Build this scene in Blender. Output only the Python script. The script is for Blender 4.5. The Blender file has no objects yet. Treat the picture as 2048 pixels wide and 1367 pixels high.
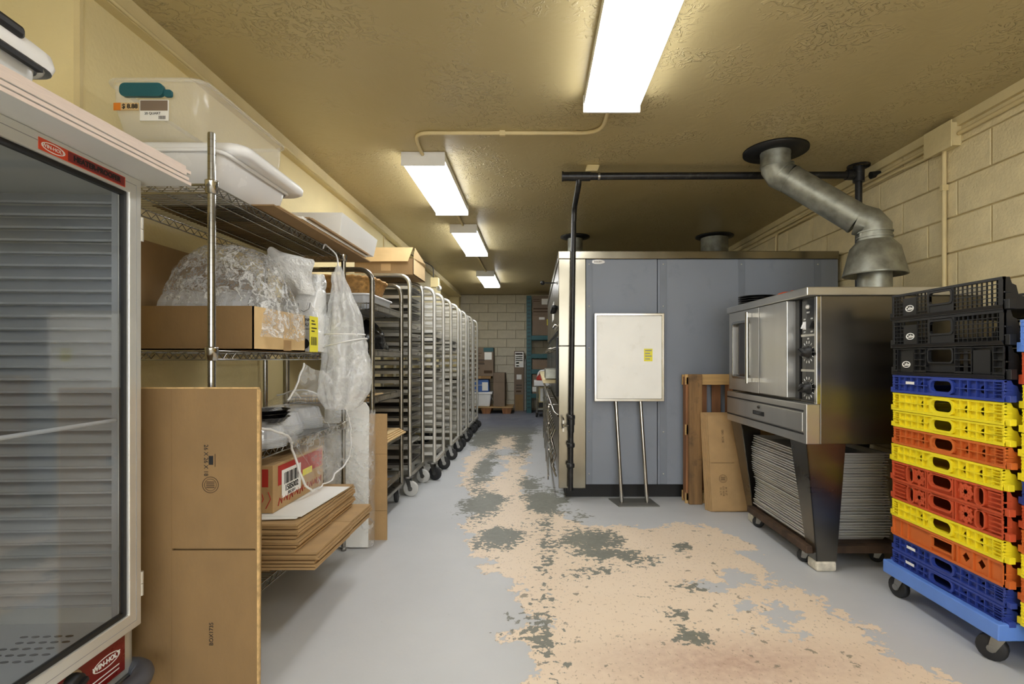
import bpy, bmesh, math, random
import numpy as np
from mathutils import Vector, Matrix, noise as mnoise
from mathutils.geometry import tessellate_polygon
random.seed(7)
S = bpy.context.scene
C = S.collection
PI = math.pi
# ------------------------------------------------------------------ camera, world, exposure
CAM_Z = 1.12
cd = bpy.data.cameras.new('camera'); cam = bpy.data.objects.new('camera', cd); C.objects.link(cam)
cam.location = (0, 0, CAM_Z); cam.rotation_euler = (PI/2, 0, 0)
cd.lens = 18; cd.sensor_width = 36; cd.shift_x = -46/2048; cd.shift_y = 33.5/2048; cd.clip_start = .05
S.camera = cam
w = bpy.data.worlds.new('world'); S.world = w; w.use_nodes = True
w.node_tree.nodes['Background'].inputs[0].default_value = (.95, .97, 1, 1)
w.node_tree.nodes['Background'].inputs[1].default_value = 2.6
S.view_settings.view_transform = 'Standard'; S.view_settings.look = 'None'
S.view_settings.exposure = 1.08; S.view_settings.gamma = 1; S.view_settings.use_curve_mapping = False
LAMP = 8.5
try:
    S.cycles.max_bounces = 10; S.cycles.diffuse_bounces = 5; S.cycles.transparent_max_bounces = 16
    S.cycles.sample_clamp_indirect = 8
except Exception: pass

# ------------------------------------------------------------------ helpers
def at(px, py, Y):                       # a photo pixel at depth Y -> a point of the room
    return Vector(((px-1070)/1024*Y, Y, CAM_Z-(py-717)/1024*Y))
def lin(c):
    f = lambda v: (v/255/12.92) if v/255 <= .04045 else ((v/255+.055)/1.055)**2.4
    return (f(c[0]), f(c[1]), f(c[2]), 1)
MATS = {}
def mat(name, col, rough=.5, metal=0., var=.07, vscale=5., bump=0., bscale=40., alpha=1., emit=0., stretch=(1,1,1), spec=.5, rvar=.1, dirt=None, dirtamt=.55, dscale=3.):
    m = bpy.data.materials.new(name); m.use_nodes = True
    nt = m.node_tree; N = nt.nodes; L = nt.links
    b = N['Principled BSDF']
    tc = N.new('ShaderNodeTexCoord'); mp = N.new('ShaderNodeMapping'); mp.inputs['Scale'].default_value = stretch
    L.new(tc.outputs['Object'], mp.inputs[0])
    nz = N.new('ShaderNodeTexNoise'); nz.inputs['Scale'].default_value = vscale; nz.inputs['Detail'].default_value = 6
    L.new(mp.outputs[0], nz.inputs['Vector'])
    c = lin(col)
    rp = N.new('ShaderNodeValToRGB')
    rp.color_ramp.elements[0].position = .3; rp.color_ramp.elements[1].position = .7
    rp.color_ramp.elements[0].color = tuple(max(0, v*(1-var*1.6)) for v in c[:3])+(1,)
    rp.color_ramp.elements[1].color = tuple(min(1, v*(1+var*1.6)) for v in c[:3])+(1,)
    L.new(nz.outputs['Fac'], rp.inputs[0])
    out = rp.outputs[0]
    if dirt:
        n2 = N.new('ShaderNodeTexNoise'); n2.inputs['Scale'].default_value = dscale; n2.inputs['Detail'].default_value = 9; n2.inputs['Roughness'].default_value = .7
        L.new(tc.outputs['Object'], n2.inputs['Vector'])
        r2 = N.new('ShaderNodeValToRGB'); r2.color_ramp.elements[0].position = .55; r2.color_ramp.elements[1].position = .72
        r2.color_ramp.elements[1].color = (dirtamt,)*3+(1,); L.new(n2.outputs['Fac'], r2.inputs[0])
        mx = N.new('ShaderNodeMix'); mx.data_type = 'RGBA'
        L.new(r2.outputs[0], mx.inputs[0]); L.new(out, mx.inputs[6]); mx.inputs[7].default_value = lin(dirt)
        out = mx.outputs[2]
    L.new(out, b.inputs['Base Color'])
    mr = N.new('ShaderNodeMapRange'); mr.inputs[3].default_value = max(.02, rough-rvar); mr.inputs[4].default_value = min(1, rough+rvar)
    L.new(nz.outputs['Fac'], mr.inputs[0]); L.new(mr.outputs[0], b.inputs['Roughness'])
    b.inputs['Metallic'].default_value = metal; b.inputs['Alpha'].default_value = alpha
    b.inputs['Specular IOR Level'].default_value = spec
    if emit:
        b.inputs['Emission Color'].default_value = c; b.inputs['Emission Strength'].default_value = emit
    if bump:
        n3 = N.new('ShaderNodeTexNoise'); n3.inputs['Scale'].default_value = bscale; n3.inputs['Detail'].default_value = 5
        L.new(mp.outputs[0], n3.inputs['Vector'])
        bp = N.new('ShaderNodeBump'); bp.inputs['Strength'].default_value = bump; bp.inputs['Distance'].default_value = .01
        L.new(n3.outputs['Fac'], bp.inputs['Height']); L.new(bp.outputs[0], b.inputs['Normal'])
    MATS[name] = m
    return m
class MB:
    """collects shapes and links them as ONE mesh object"""
    def __init__(s): s.v = []; s.f = []; s.sm = []
    def add(s, vs, fs, smooth=False):
        o = len(s.v); s.v += [tuple(v) for v in vs]; s.f += [tuple(i+o for i in f) for f in fs]; s.sm += [smooth]*len(fs); return s
    def box(s, x0, x1, y0, y1, z0, z1):
        return s.add([(x0,y0,z0),(x1,y0,z0),(x1,y1,z0),(x0,y1,z0),(x0,y0,z1),(x1,y0,z1),(x1,y1,z1),(x0,y1,z1)],
              [(0,3,2,1),(4,5,6,7),(0,1,5,4),(1,2,6,5),(2,3,7,6),(3,0,4,7)])
    def hexa(s, bot, top):               # 4 bottom + 4 top points
        return s.add(list(bot)+list(top), [(0,3,2,1),(4,5,6,7),(0,1,5,4),(1,2,6,5),(2,3,7,6),(3,0,4,7)])
    def bar(s, p, q, wx, wz=None, up=(0,0,1)):   # rectangular bar from p to q
        p = Vector(p); q = Vector(q); d = (q-p).normalized(); u = Vector(up)
        if abs(d.dot(u)) > .98: u = Vector((0,1,0))
        a = d.cross(u).normalized(); b = a.cross(d).normalized(); wz = wz or wx
        r = [a*(sx*wx/2)+b*(sz*wz/2) for sx, sz in ((-1,-1),(1,-1),(1,1),(-1,1))]
        return s.hexa([p+k for k in r], [q+k for k in r])
    def tube(s, pts, r, n=8, caps=True, closed=False):
        pts = [Vector(p) for p in pts]; m = len(pts); rings = []
        rr = r if isinstance(r, (list, tuple)) else [r]*m
        nrm = None
        for i in range(m):
            a = pts[i-1] if (i or closed) else pts[i]; b = pts[(i+1) % m] if (i < m-1 or closed) else pts[i]
            d = (b-a).normalized()
            if nrm is None:
                nrm = d.cross(Vector((0,0,1)) if abs(d.z) < .9 else Vector((1,0,0))).normalized()
            nrm = (nrm-d*nrm.dot(d)).normalized(); bi = d.cross(nrm)
            rings.append([pts[i]+(nrm*math.cos(2*PI*k/n)+bi*math.sin(2*PI*k/n))*rr[i] for k in range(n)])
        vs = [v for R in rings for v in R]; fs = []
        for i in range(m if closed else m-1):
            j = (i+1) % m
            for k in range(n): fs.append((i*n+k, i*n+(k+1) % n, j*n+(k+1) % n, j*n+k))
        s.add(vs, fs, True)
        if caps and not closed:
            s.add(rings[0], [tuple(range(n))[::-1]]); s.add(rings[-1], [tuple(range(n))])
        return s
    def lathe(s, prof, c=(0,0,0), n=20, axis='Z', smooth=True):
        vs = []; c = Vector(c)
        for r, h in prof:
            for k in range(n):
                a = 2*PI*k/n; x, y = r*math.cos(a), r*math.sin(a)
                vs.append(c+Vector({'Z': (x,y,h), 'Y': (x,h,y), 'X': (h,x,y)}[axis]))
        fs = [(i*n+k, i*n+(k+1) % n, (i+1)*n+(k+1) % n, (i+1)*n+k) for i in range(len(prof)-1) for k in range(n)]
        return s.add(vs, fs, smooth)
    def plate(s, loops, t, fn):          # flat plate with holes: loops of (u,v), thickness t, fn(u,v,w)->point
        loops = [list(l) for l in loops]
        tri = tessellate_polygon([[Vector((u, v, 0)) for u, v in l] for l in loops])
        flat = [p for l in loops for p in l]; n = len(flat)
        vs = [fn(u, v, 0) for u, v in flat]+[fn(u, v, t) for u, v in flat]
        fs = [tuple(f) for f in tri]+[tuple(i+n for i in f[::-1]) for f in tri]
        o = 0
        for l in loops:
            k = len(l)
            for i in range(k): fs.append((o+i, o+(i+1) % k, n+o+(i+1) % k, n+o+i))
            o += k
        return s.add(vs, fs)
    def grid(s, rows, closed=False, smooth=True):
        m = len(rows[0]); vs = [v for r in rows for v in r]; fs = []
        for i in range(len(rows)-1):
            for k in range(m if closed else m-1):
                fs.append((i*m+k, i*m+(k+1) % m, (i+1)*m+(k+1) % m, (i+1)*m+k))
        return s.add(vs, fs, smooth)
    def mesh(s, name, m, off=(0,0,0)):
        me = bpy.data.meshes.new(name)
        me.from_pydata([(v[0]-off[0], v[1]-off[1], v[2]-off[2]) for v in s.v], [], s.f)
        me.polygons.foreach_set('use_smooth', s.sm)
        bm = bmesh.new(); bm.from_mesh(me); bmesh.ops.recalc_face_normals(bm, faces=bm.faces); bm.to_mesh(me); bm.free()
        me.materials.append(m); me.update(); return me
    def build(s, name, m, parent=None, bevel=0, label=None, kind=None, world=True):
        off = wloc(parent) if (parent and world) else Vector((0,0,0))
        o = bpy.data.objects.new(name, s.mesh(name, m, off)); C.objects.link(o)
        if parent: o.parent = parent
        if bevel:
            b = o.modifiers.new('bevel', 'BEVEL'); b.width = bevel; b.segments = 2; b.limit_method = 'ANGLE'; b.harden_normals = False
        if label: o['label'] = label
        if kind: o['kind'] = kind
        return o
def wloc(o):
    p = Vector((0,0,0))
    while o: p += o.location; o = o.parent
    return p
def thing(name, label, cat, loc=(0,0,0), rotz=0, group=None):
    o = bpy.data.objects.new(name, None); C.objects.link(o); o.location = loc; o.rotation_euler = (0,0,rotz); o.empty_display_size = .1
    o['label'] = label; o['category'] = cat
    if group: o['group'] = group
    return o
def tag(o, label, cat, group=None):
    o['label'] = label; o['category'] = cat
    if group: o['group'] = group
    return o
def inst(me, name, parent, loc=(0,0,0), rot=(0,0,0)):
    o = bpy.data.objects.new(name, me); C.objects.link(o); o.location = loc; o.rotation_euler = rot
    if parent: o.parent = parent
    return o
def clone(root, loc, rotz=None, label=None, group=None):
    r = root.copy(); C.objects.link(r); r.location = loc
    if rotz is not None: r.rotation_euler = (0,0,rotz)
    if label: r['label'] = label
    if group: r['group'] = group
    for ch in list(root.children):
        c = ch.copy(); C.objects.link(c); c.parent = r
        for g in ch.children:
            d = g.copy(); C.objects.link(d); d.parent = c
    return r
FACE = {'-Y': Matrix.Rotation(PI/2, 4, 'X'), '-X': Matrix.Rotation(-PI/2, 4, 'Z') @ Matrix.Rotation(PI/2, 4, 'X'),
        '+X': Matrix.Rotation(PI/2, 4, 'Z') @ Matrix.Rotation(PI/2, 4, 'X'), '+Z': Matrix.Identity(4)}
def text(body, parent, pos, size, m, face='-Y', spin=0, name='lettering', sx=1., bold=0.):
    cu = bpy.data.curves.new(name, 'FONT'); cu.body = body; cu.size = size; cu.align_x = 'CENTER'; cu.align_y = 'CENTER'
    cu.extrude = .0004; cu.offset = bold; cu.resolution_u = 3; cu.materials.append(m)
    o = bpy.data.objects.new(name, cu); C.objects.link(o)
    if parent: o.parent = parent; o.location = Vector(pos)-wloc(parent)
    else: o.location = pos
    o.rotation_euler = (FACE[face] @ Matrix.Rotation(spin, 4, 'Z')).to_euler(); o.scale = (sx, 1, 1)
    return o
def rrect(u0, u1, v0, v1, r, n=4):
    out = []
    for cx, cy, a0 in ((u1-r, v1-r, 0), (u0+r, v1-r, PI/2), (u0+r, v0+r, PI), (u1-r, v0+r, 3*PI/2)):
        for k in range(n+1):
            a = a0+PI/2*k/n; out.append((cx+r*math.cos(a), cy+r*math.sin(a)))
    return out
def rect(u0, u1, v0, v1): return [(u0,v0),(u1,v0),(u1,v1),(u0,v1)]
def ell(cu, cv, a, b, n=16): return [(cu+a*math.cos(2*PI*k/n), cv+b*math.sin(2*PI*k/n)) for k in range(n)]
def arc_path(pts, r, n=5):               # polyline with rounded corners
    pts = [Vector(p) for p in pts]; out = [pts[0]]
    for i in range(1, len(pts)-1):
        a = (pts[i-1]-pts[i]); b = (pts[i+1]-pts[i]); d = min(r, a.length*.49, b.length*.49)
        p, q = pts[i]+a.normalized()*d, pts[i]+b.normalized()*d
        for k in range(n+1):
            t = k/n; out.append(p*(1-t)**2+pts[i]*2*t*(1-t)+q*t*t)
    out.append(pts[-1]); return out
def catmull(ctrl, su, sv):               # smooth surface through a grid of control points
    def line(P, n):
        out = []
        for i in range(len(P)-1):
            p0 = P[max(i-1,0)]; p1 = P[i]; p2 = P[i+1]; p3 = P[min(i+2,len(P)-1)]
            for k in range(n):
                t = k/n
                out.append(.5*((2*p1)+(p2-p0)*t+(2*p0-5*p1+4*p2-p3)*t*t+(3*p1-p0-3*p2+p3)*t**3))
        out.append(P[-1]); return out
    rows = [line([Vector(p) for p in r], su) for r in ctrl]
    cols = [line([rows[i][k] for i in range(len(rows))], sv) for k in range(len(rows[0]))]
    return [[cols[k][i] for k in range(len(cols))] for i in range(len(cols[0]))]
def crumple(v, amp, sc, seed=0):
    p = Vector(v)*sc+Vector((seed*7.3, seed*3.1, seed))
    return Vector(v)+mnoise.noise_vector(p)*amp+mnoise.noise_vector(p*2.7)*amp*.5
XZ = lambda y: (lambda u, v, w_: (u, y+w_, v))       # plate in the XZ plane, thickness towards +Y
YZ = lambda x: (lambda u, v, w_: (x+w_, u, v))       # plate in the YZ plane, thickness towards +X
XY = lambda z: (lambda u, v, w_: (u, v, z+w_))
def caster(parent, x, y, ztop, r, yaw=0., wm=None, wide=.028, name='caster'):
    """a swivel caster: fork with a wheel as its sub-part, standing on the floor"""
    wm = wm or MATS['rubber']; c, s = math.cos(yaw), math.sin(yaw)
    off = r*.45; ax = Vector((x-s*off, y+c*off, r)); side = Vector((c, s, 0)); fw = Vector((-s, c, 0))
    f = MB(); f.tube([(x,y,ztop-.012),(x,y,ztop)], r*.75, 10)
    for k in (-1, 1):
        a = side*(k*(wide/2+.004))
        top = Vector((x, y, max(ztop-.012, r*1.6)))
        f.hexa([ax+a-fw*.012+Vector((0,0,-.01)), ax+a+fw*.012+Vector((0,0,-.01)), ax+a*1.12+fw*.012+Vector((0,0,-.01)), ax+a*1.12-fw*.012+Vector((0,0,-.01))],
               [top+a-fw*.02, top+a+fw*.022, top+a*1.12+fw*.022, top+a*1.12-fw*.02])
    fo = f.build(name, MATS['zinc'], parent)
    n = 18; rows = []
    for rr, h in ((r*.25,-.5),(r*.86,-.5),(r,-.32),(r,.32),(r*.86,.5),(r*.25,.5)):
        rows.append([ax+side*(h*wide)+(fw*math.cos(2*PI*k/n)+Vector((0,0,1))*math.sin(2*PI*k/n))*rr for k in range(n)])
    MB().grid(rows, closed=True).build('wheel', wm, fo)
    h = MB(); h.tube([ax-side*(wide*.5+.008), ax+side*(wide*.5+.008)], r*.3, 10); h.build('axle', MATS['zinc'], fo)
    return fo

# ------------------------------------------------------------------ materials
def film(name, a0, a1, sc, bs=.8):
    """thin crinkled plastic: clear between the creases, whitish and glossy along them"""
    m = bpy.data.materials.new(name); m.use_nodes = True; nt = m.node_tree; N = nt.nodes; L = nt.links; b = N['Principled BSDF']
    tc = N.new('ShaderNodeTexCoord'); outs = []
    for k, (s_, wd) in enumerate(((sc, .05), (sc*2.6, .06))):
        n = N.new('ShaderNodeTexNoise'); n.inputs['Scale'].default_value = s_; n.inputs['Detail'].default_value = 5; n.inputs['Roughness'].default_value = .6; n.inputs['Distortion'].default_value = .25
        L.new(tc.outputs['Object'], n.inputs['Vector'])
        d = N.new('ShaderNodeMath'); d.operation = 'SUBTRACT'; L.new(n.outputs['Fac'], d.inputs[0]); d.inputs[1].default_value = .5
        e = N.new('ShaderNodeMath'); e.operation = 'ABSOLUTE'; L.new(d.outputs[0], e.inputs[0])
        r = N.new('ShaderNodeMapRange'); r.interpolation_type = 'SMOOTHSTEP'; r.inputs[1].default_value = 0; r.inputs[2].default_value = wd; r.inputs[3].default_value = 1 if k == 0 else .6; r.inputs[4].default_value = 0; L.new(e.outputs[0], r.inputs[0]); outs.append(r.outputs[0])
    mx = N.new('ShaderNodeMath'); mx.operation = 'MAXIMUM'; L.new(outs[0], mx.inputs[0]); L.new(outs[1], mx.inputs[1])
    al = N.new('ShaderNodeMapRange'); al.inputs[3].default_value = a0; al.inputs[4].default_value = a1; L.new(mx.outputs[0], al.inputs[0]); L.new(al.outputs[0], b.inputs['Alpha'])
    bp = N.new('ShaderNodeBump'); bp.inputs['Strength'].default_value = bs; bp.inputs['Distance'].default_value = .012; L.new(mx.outputs[0], bp.inputs['Height']); L.new(bp.outputs[0], b.inputs['Normal'])
    b.inputs['Base Color'].default_value = lin((238,240,240)); b.inputs['Roughness'].default_value = .14; b.inputs['Specular IOR Level'].default_value = .9
    MATS[name] = m
mat('wall_yellow', (226,211,160), .7, var=.05, vscale=2, bump=.25, bscale=60)
mat('wall_block', (222,207,164), .75, var=.06, vscale=9, bump=.5, bscale=70)
mat('wall_back', (208,201,180), .8, var=.06, vscale=9, bump=.4, bscale=60)
mat('mortar_back', (150,140,116), .9, var=.08, vscale=20)
mat('mortar', (188,170,124), .9, var=.08, vscale=20)
mat('trim_paint', (214,198,150), .5, var=.05, bump=.2, bscale=30)
mat('white_paint', (232,232,228), .4, var=.03)
mat('conduit_paint', (214,196,146), .5, var=.05, bump=.15)
mat('steel', (196,195,190), .3, .9, var=.10, vscale=3, bump=.05, bscale=300, stretch=(1,1,.06), rvar=.08)
mat('steel_dark', (120,116,108), .3, 1., var=.14, vscale=3, stretch=(.3,1,1), rvar=.1)
mat('steel_warm', (140,134,118), .2, 1., var=.16, vscale=2.2, rvar=.06, stretch=(1,1,.35))
mat('chrome', (182,180,174), .18, 1., var=.06, rvar=.06)
mat('chrome_post', (150,148,142), .22, 1., var=.08, rvar=.06)
mat('plate_grey', (112,111,106), .5, .25, var=.12)
mat('chrome_dull', (150,146,136), .3, 1., var=.12, vscale=12)
mat('aluminium', (206,204,196), .38, 1., var=.07, vscale=6)
mat('alu_paint', (214,212,204), .4, .55, var=.05, vscale=6)
mat('zinc', (150,150,148), .4, 1., var=.12, vscale=14)
mat('galvanised', (150,151,140), .45, .75, var=.2, vscale=16, rvar=.12, dirt=(96,92,76), dscale=2)
mat('rubber', (36,36,38), .6, var=.2)
mat('rubber_white', (196,196,192), .5, var=.08)
mat('black_pipe', (26,26,28), .35, var=.3, vscale=20, dirt=(120,120,116), dirtamt=.25, dscale=25)
mat('black', (18,18,19), .5, var=.2)
mat('black_gloss', (14,14,16), .18, var=.2)
mat('oven_blue', (130,137,148), .5, var=.05, vscale=1.5, dirt=(96,102,112), dirtamt=.35, dscale=4)
mat('oven_strip', (120,127,138), .45, var=.05)
mat('oven_base', (16,16,17), .6)
mat('cardboard', (178,146,102), .85, var=.05, vscale=12, bump=.1, bscale=90)
mat('cardboard_dark', (142,114,76), .85, var=.05, vscale=14, bump=.1, bscale=90, stretch=(1,1,.5))
mat('cardboard_light', (214,184,134), .85, var=.04, vscale=12)
mat('cardboard_edge', (206,172,118), .9, var=.18, vscale=60)
mat('cardboard_grey', (128,112,96), .85, var=.06)
mat('print', (70,52,34), .8)
mat('print_black', (20,20,22), .6)
mat('print_grey', (150,150,152), .6)
mat('paper', (238,238,234), .6, var=.02)
mat('whiteboard', (246,245,238), .35, var=.02, dirt=(206,202,184), dirtamt=.25, dscale=7)
mat('foam_edge', (224,208,198), .7, var=.05, vscale=30, stretch=(1,1,20))
mat('foam_face', (206,208,206), .6, var=.02)
mat('white_plastic', (238,239,240), .35, var=.02)
mat('grey_plastic', (206,208,210), .4, var=.03)
mat('tub_clear', (240,240,236), .12, var=.03, alpha=.28, spec=.8)
mat('tub_milky', (238,238,238), .25, var=.02, alpha=.8)
film('film', .12, .68, 8)
film('film_thick', .40, .58, 3., .3)
film('film_smooth', .10, .34, 3., .5)
film('bag_white', .90, 1., 5, .3)
mat('film_hem', (238,238,236), .3, alpha=.9)
mat('black_bag', (14,14,15), .16, bump=.5, bscale=20)
mat('black_dish', (22,22,24), .3)
mat('dome', (228,232,238), .08, alpha=.42, var=.03, spec=.8)
mat('teal', (26,92,104), .35)
mat('orange_label', (222,130,40), .5)
mat('yellow_label', (240,230,60), .5, var=.02)
mat('red_print', (172,44,34), .6)
mat('sign_red', (206,70,34), .45)
mat('panel_red', (120,30,28), .3)
mat('wicker', (176,134,76), .7, var=.25, vscale=40)
mat('wood', (136,104,66), .8, var=.25, vscale=3, stretch=(6,6,.6), bump=.3, bscale=20, dirt=(66,54,40), dirtamt=.75, dscale=6)
mat('wood_light', (198,162,106), .8, var=.16, vscale=3, stretch=(.6,6,6), bump=.3)
mat('wood_red', (140,96,62), .8, var=.2, vscale=4, stretch=(6,6,.6))
mat('rust', (84,66,52), .6, .5, var=.35, vscale=10)
mat('crate_black', (30,31,33), .42, var=.15)
mat('crate_yellow', (240,224,40), .5, var=.04)
mat('crate_orange', (204,106,44), .5, var=.06)
mat('crate_red', (198,84,48), .5, var=.06)
mat('crate_blue', (46,66,150), .42, var=.07)
mat('crate_sky', (98,140,222), .4, var=.05)
mat('orange_cord', (222,84,40), .5)
mat('rack_teal', (44,92,98), .5, var=.1)
mat('bucket_blue', (66,106,176), .4)
mat('pan_alu', (214,212,206), .4, .55, var=.06, vscale=4)
mat('pan_dark', (112,108,102), .42, .6, var=.16, vscale=4)
mat('glass_dark', (40,34,30), .1, var=.3, spec=.8)
mat('bumper', (92,96,106), .45, .3, var=.2)
mat('concrete_foot', (206,200,184), .9, var=.15, vscale=30)
mat('grey_panel', (140,144,150), .4, var=.05)
mat('cab_inner', (176,178,180), .4, .25, var=.07, vscale=3)
mat('door_alu', (222,222,216), .36, .6, var=.03)
mat('cab_added_fill', (255,250,240), .5, emit=2.6)  # glow added to brighten the inside of the holding cabinet
mat('bulb', (255,250,240), .5, emit=0)
def glass_mat():
    m = bpy.data.materials.new('door_glass'); m.use_nodes = True; nt = m.node_tree; nt.nodes.clear(); N = nt.nodes; L = nt.links
    o = N.new('ShaderNodeOutputMaterial'); mx = N.new('ShaderNodeMixShader'); t = N.new('ShaderNodeBsdfTransparent'); g = N.new('ShaderNodeBsdfGlossy')
    lw = N.new('ShaderNodeLayerWeight'); lw.inputs['Blend'].default_value = .5
    pw = N.new('ShaderNodeMath'); pw.operation = 'POWER'; L.new(lw.outputs['Facing'], pw.inputs[0]); pw.inputs[1].default_value = 4
    fr = N.new('ShaderNodeMath'); fr.operation = 'MULTIPLY_ADD'; fr.use_clamp = True; L.new(pw.outputs[0], fr.inputs[0]); fr.inputs[1].default_value = .95; fr.inputs[2].default_value = .09
    nz = N.new('ShaderNodeTexNoise'); nz.inputs['Scale'].default_value = 3
    mr = N.new('ShaderNodeMapRange'); mr.inputs[3].default_value = .02; mr.inputs[4].default_value = .06; L.new(nz.outputs[0], mr.inputs[0]); L.new(mr.outputs[0], g.inputs['Roughness'])
    t.inputs[0].default_value = (.86,.88,.9,1); L.new(fr.outputs[0], mx.inputs[0]); L.new(t.outputs[0], mx.inputs[1]); L.new(g.outputs[0], mx.inputs[2]); L.new(mx.outputs[0], o.inputs[0])
    MATS['door_glass'] = m
glass_mat()
def lamp_mat():
    m = bpy.data.materials.new('lamp_diffuser'); m.use_nodes = True; nt = m.node_tree; N = nt.nodes; b = N['Principled BSDF']
    nz = N.new('ShaderNodeTexNoise'); nz.inputs['Scale'].default_value = 2
    mr = N.new('ShaderNodeMapRange'); mr.inputs[3].default_value = LAMP*.9; mr.inputs[4].default_value = LAMP*1.1
    nt.links.new(nz.outputs[0], mr.inputs[0]); nt.links.new(mr.outputs[0], b.inputs['Emission Strength'])
    b.inputs['Emission Color'].default_value = (.97,.985,1,1); b.inputs['Base Color'].default_value = (.9,.9,.9,1)
    MATS['lamp_diffuser'] = m
lamp_mat()
M = MATS

def meshify_text():                      # lettering becomes ordinary mesh
    dg = bpy.context.evaluated_depsgraph_get()
    for o in [o for o in C.objects if o.type == 'FONT']:
        me = bpy.data.meshes.new_from_object(o.evaluated_get(dg))
        n = bpy.data.objects.new('lettering', me); C.objects.link(n); n.parent = o.parent
        n.location = o.location; n.rotation_euler = o.rotation_euler; n.scale = o.scale
        bpy.data.objects.remove(o)
# ------------------------------------------------------------------ the room
CEIL = 2.52; XL = -1.62; XR = 2.47; YB = 11.13
def struct(o): o['kind'] = 'structure'; return o
def fl(px, py):
    Y = CAM_Z*1024/(py-717); return ((px-1070)/1024*Y, Y)
def build_floor():
    x = np.arange(-2.6, 2.70, .04); y = np.arange(-3.6, 11.6, .04)
    X, Y = np.meshgrid(x, y); nx, ny = len(x), len(y)
    poly = [fl(*p) for p in [(1042,872),(1060,890),(1056,905),(1050,940),(1062,985),(1100,1008),(1135,1038),(1180,1046),(1230,1052),(1290,1052),(1380,1046),(1440,1058),(1488,1085),(1504,1120),(1560,1168),(1640,1196),(1700,1240),(1760,1292),(1830,1332),(1905,1367)]]
    poly += [(1.75,1.35),(1.7,.6),(1.2,0.),(.4,-.3),(-.1,.2),(-.02,1.0),(-.04,1.5)]
    poly += [fl(*p) for p in [(1046,1367),(1040,1310),(1030,1270),(1042,1232),(1024,1192),(1002,1155),(962,1112),(936,1082),(930,1040),(938,1000),(926,960),(925,920),(952,900),(948,880),(990,868)]]
    P = np.array(poly); px, py = X.ravel(), Y.ravel(); d2 = np.full(px.shape, 1e9); ins = np.zeros(px.shape, bool)
    for i in range(len(P)):
        a, b = P[i-1], P[i]; ab = b-a; t = np.clip(((px-a[0])*ab[0]+(py-a[1])*ab[1])/(ab@ab+1e-12), 0, 1)
        d2 = np.minimum(d2, (px-a[0]-t*ab[0])**2+(py-a[1]-t*ab[1])**2)
        c = (a[1] > py) != (b[1] > py)
        ins ^= c & (px < (b[0]-a[0])*(py-a[1])/(b[1]-a[1]+1e-12)+a[0])
    tan = np.clip(np.where(ins, 1, -1)*np.sqrt(d2), -.6, .6)
    dark = np.full(px.shape, -.6)
    for cx, cy, rx, ry in [(1000,1072,52,20),(965,1008,40,26),(1090,1002,44,24),(1060,975,20,20),(1180,1078,52,24),(1195,1105,40,14),(1262,1112,36,14),(1362,1092,20,7),(1036,1238,13,8),(1070,1243,13,13),(1078,1288,20,13),(1108,1312,10,6),(1172,1140,34,7),(1392,1170,22,6),(1362,1232,14,10),(1385,1273,22,12),(975,870,30,22),(1045,880,16,26),(970,935,18,36),(1160,1033,14,8),(1090,1085,5,32),(1000,848,70,14),(1030,860,50,12)]:
        x0, y0 = fl(cx, cy); rxw = rx*y0/1024; ryw = ry*y0*y0/(CAM_Z*1024)
        q = np.sqrt(((px-x0)/rxw)**2+((py-y0)/ryw)**2); dark = np.maximum(dark, (1-q)*min(rxw, ryw, .28))
    for cx, cy, rx, ry in [(1500,1213,36,14),(1570,1232,34,22),(1530,1262,22,10),(1090,1250,22,14),(1030,1218,20,30),(1420,1175,26,7),(1480,1150,26,10),(985,935,26,20),(1010,905,24,8),(1560,1205,20,8)]:
        x0, y0 = fl(cx, cy); rxw = rx*y0/1024; ryw = ry*y0*y0/(CAM_Z*1024)
        q = np.sqrt(((px-x0)/rxw)**2+((py-y0)/ryw)**2); tan = np.minimum(tan, np.maximum(-.6, (q-1)*min(rxw, ryw)))
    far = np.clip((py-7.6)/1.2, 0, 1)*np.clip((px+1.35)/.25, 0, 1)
    pink = np.maximum(0, 1-np.hypot((px-.72)/.75, (py-1.88)/.26))
    me = bpy.data.meshes.new('floor')
    idx = np.arange(nx*ny).reshape(ny, nx)
    f = np.stack([idx[:-1,:-1], idx[:-1,1:], idx[1:,1:], idx[1:,:-1]], -1).reshape(-1, 4)
    me.from_pydata(np.stack([px, py, np.zeros_like(px)], 1).tolist(), [], f.tolist())
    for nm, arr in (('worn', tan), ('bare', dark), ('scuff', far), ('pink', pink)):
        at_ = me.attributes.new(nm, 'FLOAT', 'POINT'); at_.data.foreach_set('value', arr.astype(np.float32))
    m = bpy.data.materials.new('painted_concrete'); m.use_nodes = True; nt = m.node_tree; N = nt.nodes; L = nt.links; b = N['Principled BSDF']
    tc = N.new('ShaderNodeTexCoord')
    def noise(sc, det=8, rough=.65, stretch=None):
        n = N.new('ShaderNodeTexNoise'); n.inputs['Scale'].default_value = sc; n.inputs['Detail'].default_value = det; n.inputs['Roughness'].default_value = rough
        src = tc.outputs['Object']
        if stretch:
            mp = N.new('ShaderNodeMapping'); mp.inputs['Scale'].default_value = stretch; L.new(src, mp.inputs[0]); src = mp.outputs[0]
        L.new(src, n.inputs['Vector']); return n.outputs['Fac']
    def math_(op, a, b_, c=None):
        n = N.new('ShaderNodeMath'); n.operation = op
        for i, v in enumerate((a, b_, c)):
            if v is None: continue
            if isinstance(v, (int, float)): n.inputs[i].default_value = v
            else: L.new(v, n.inputs[i])
        return n.outputs[0]
    def attr(nm):
        n = N.new('ShaderNodeAttribute'); n.attribute_name = nm; return n.outputs['Fac']
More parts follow.
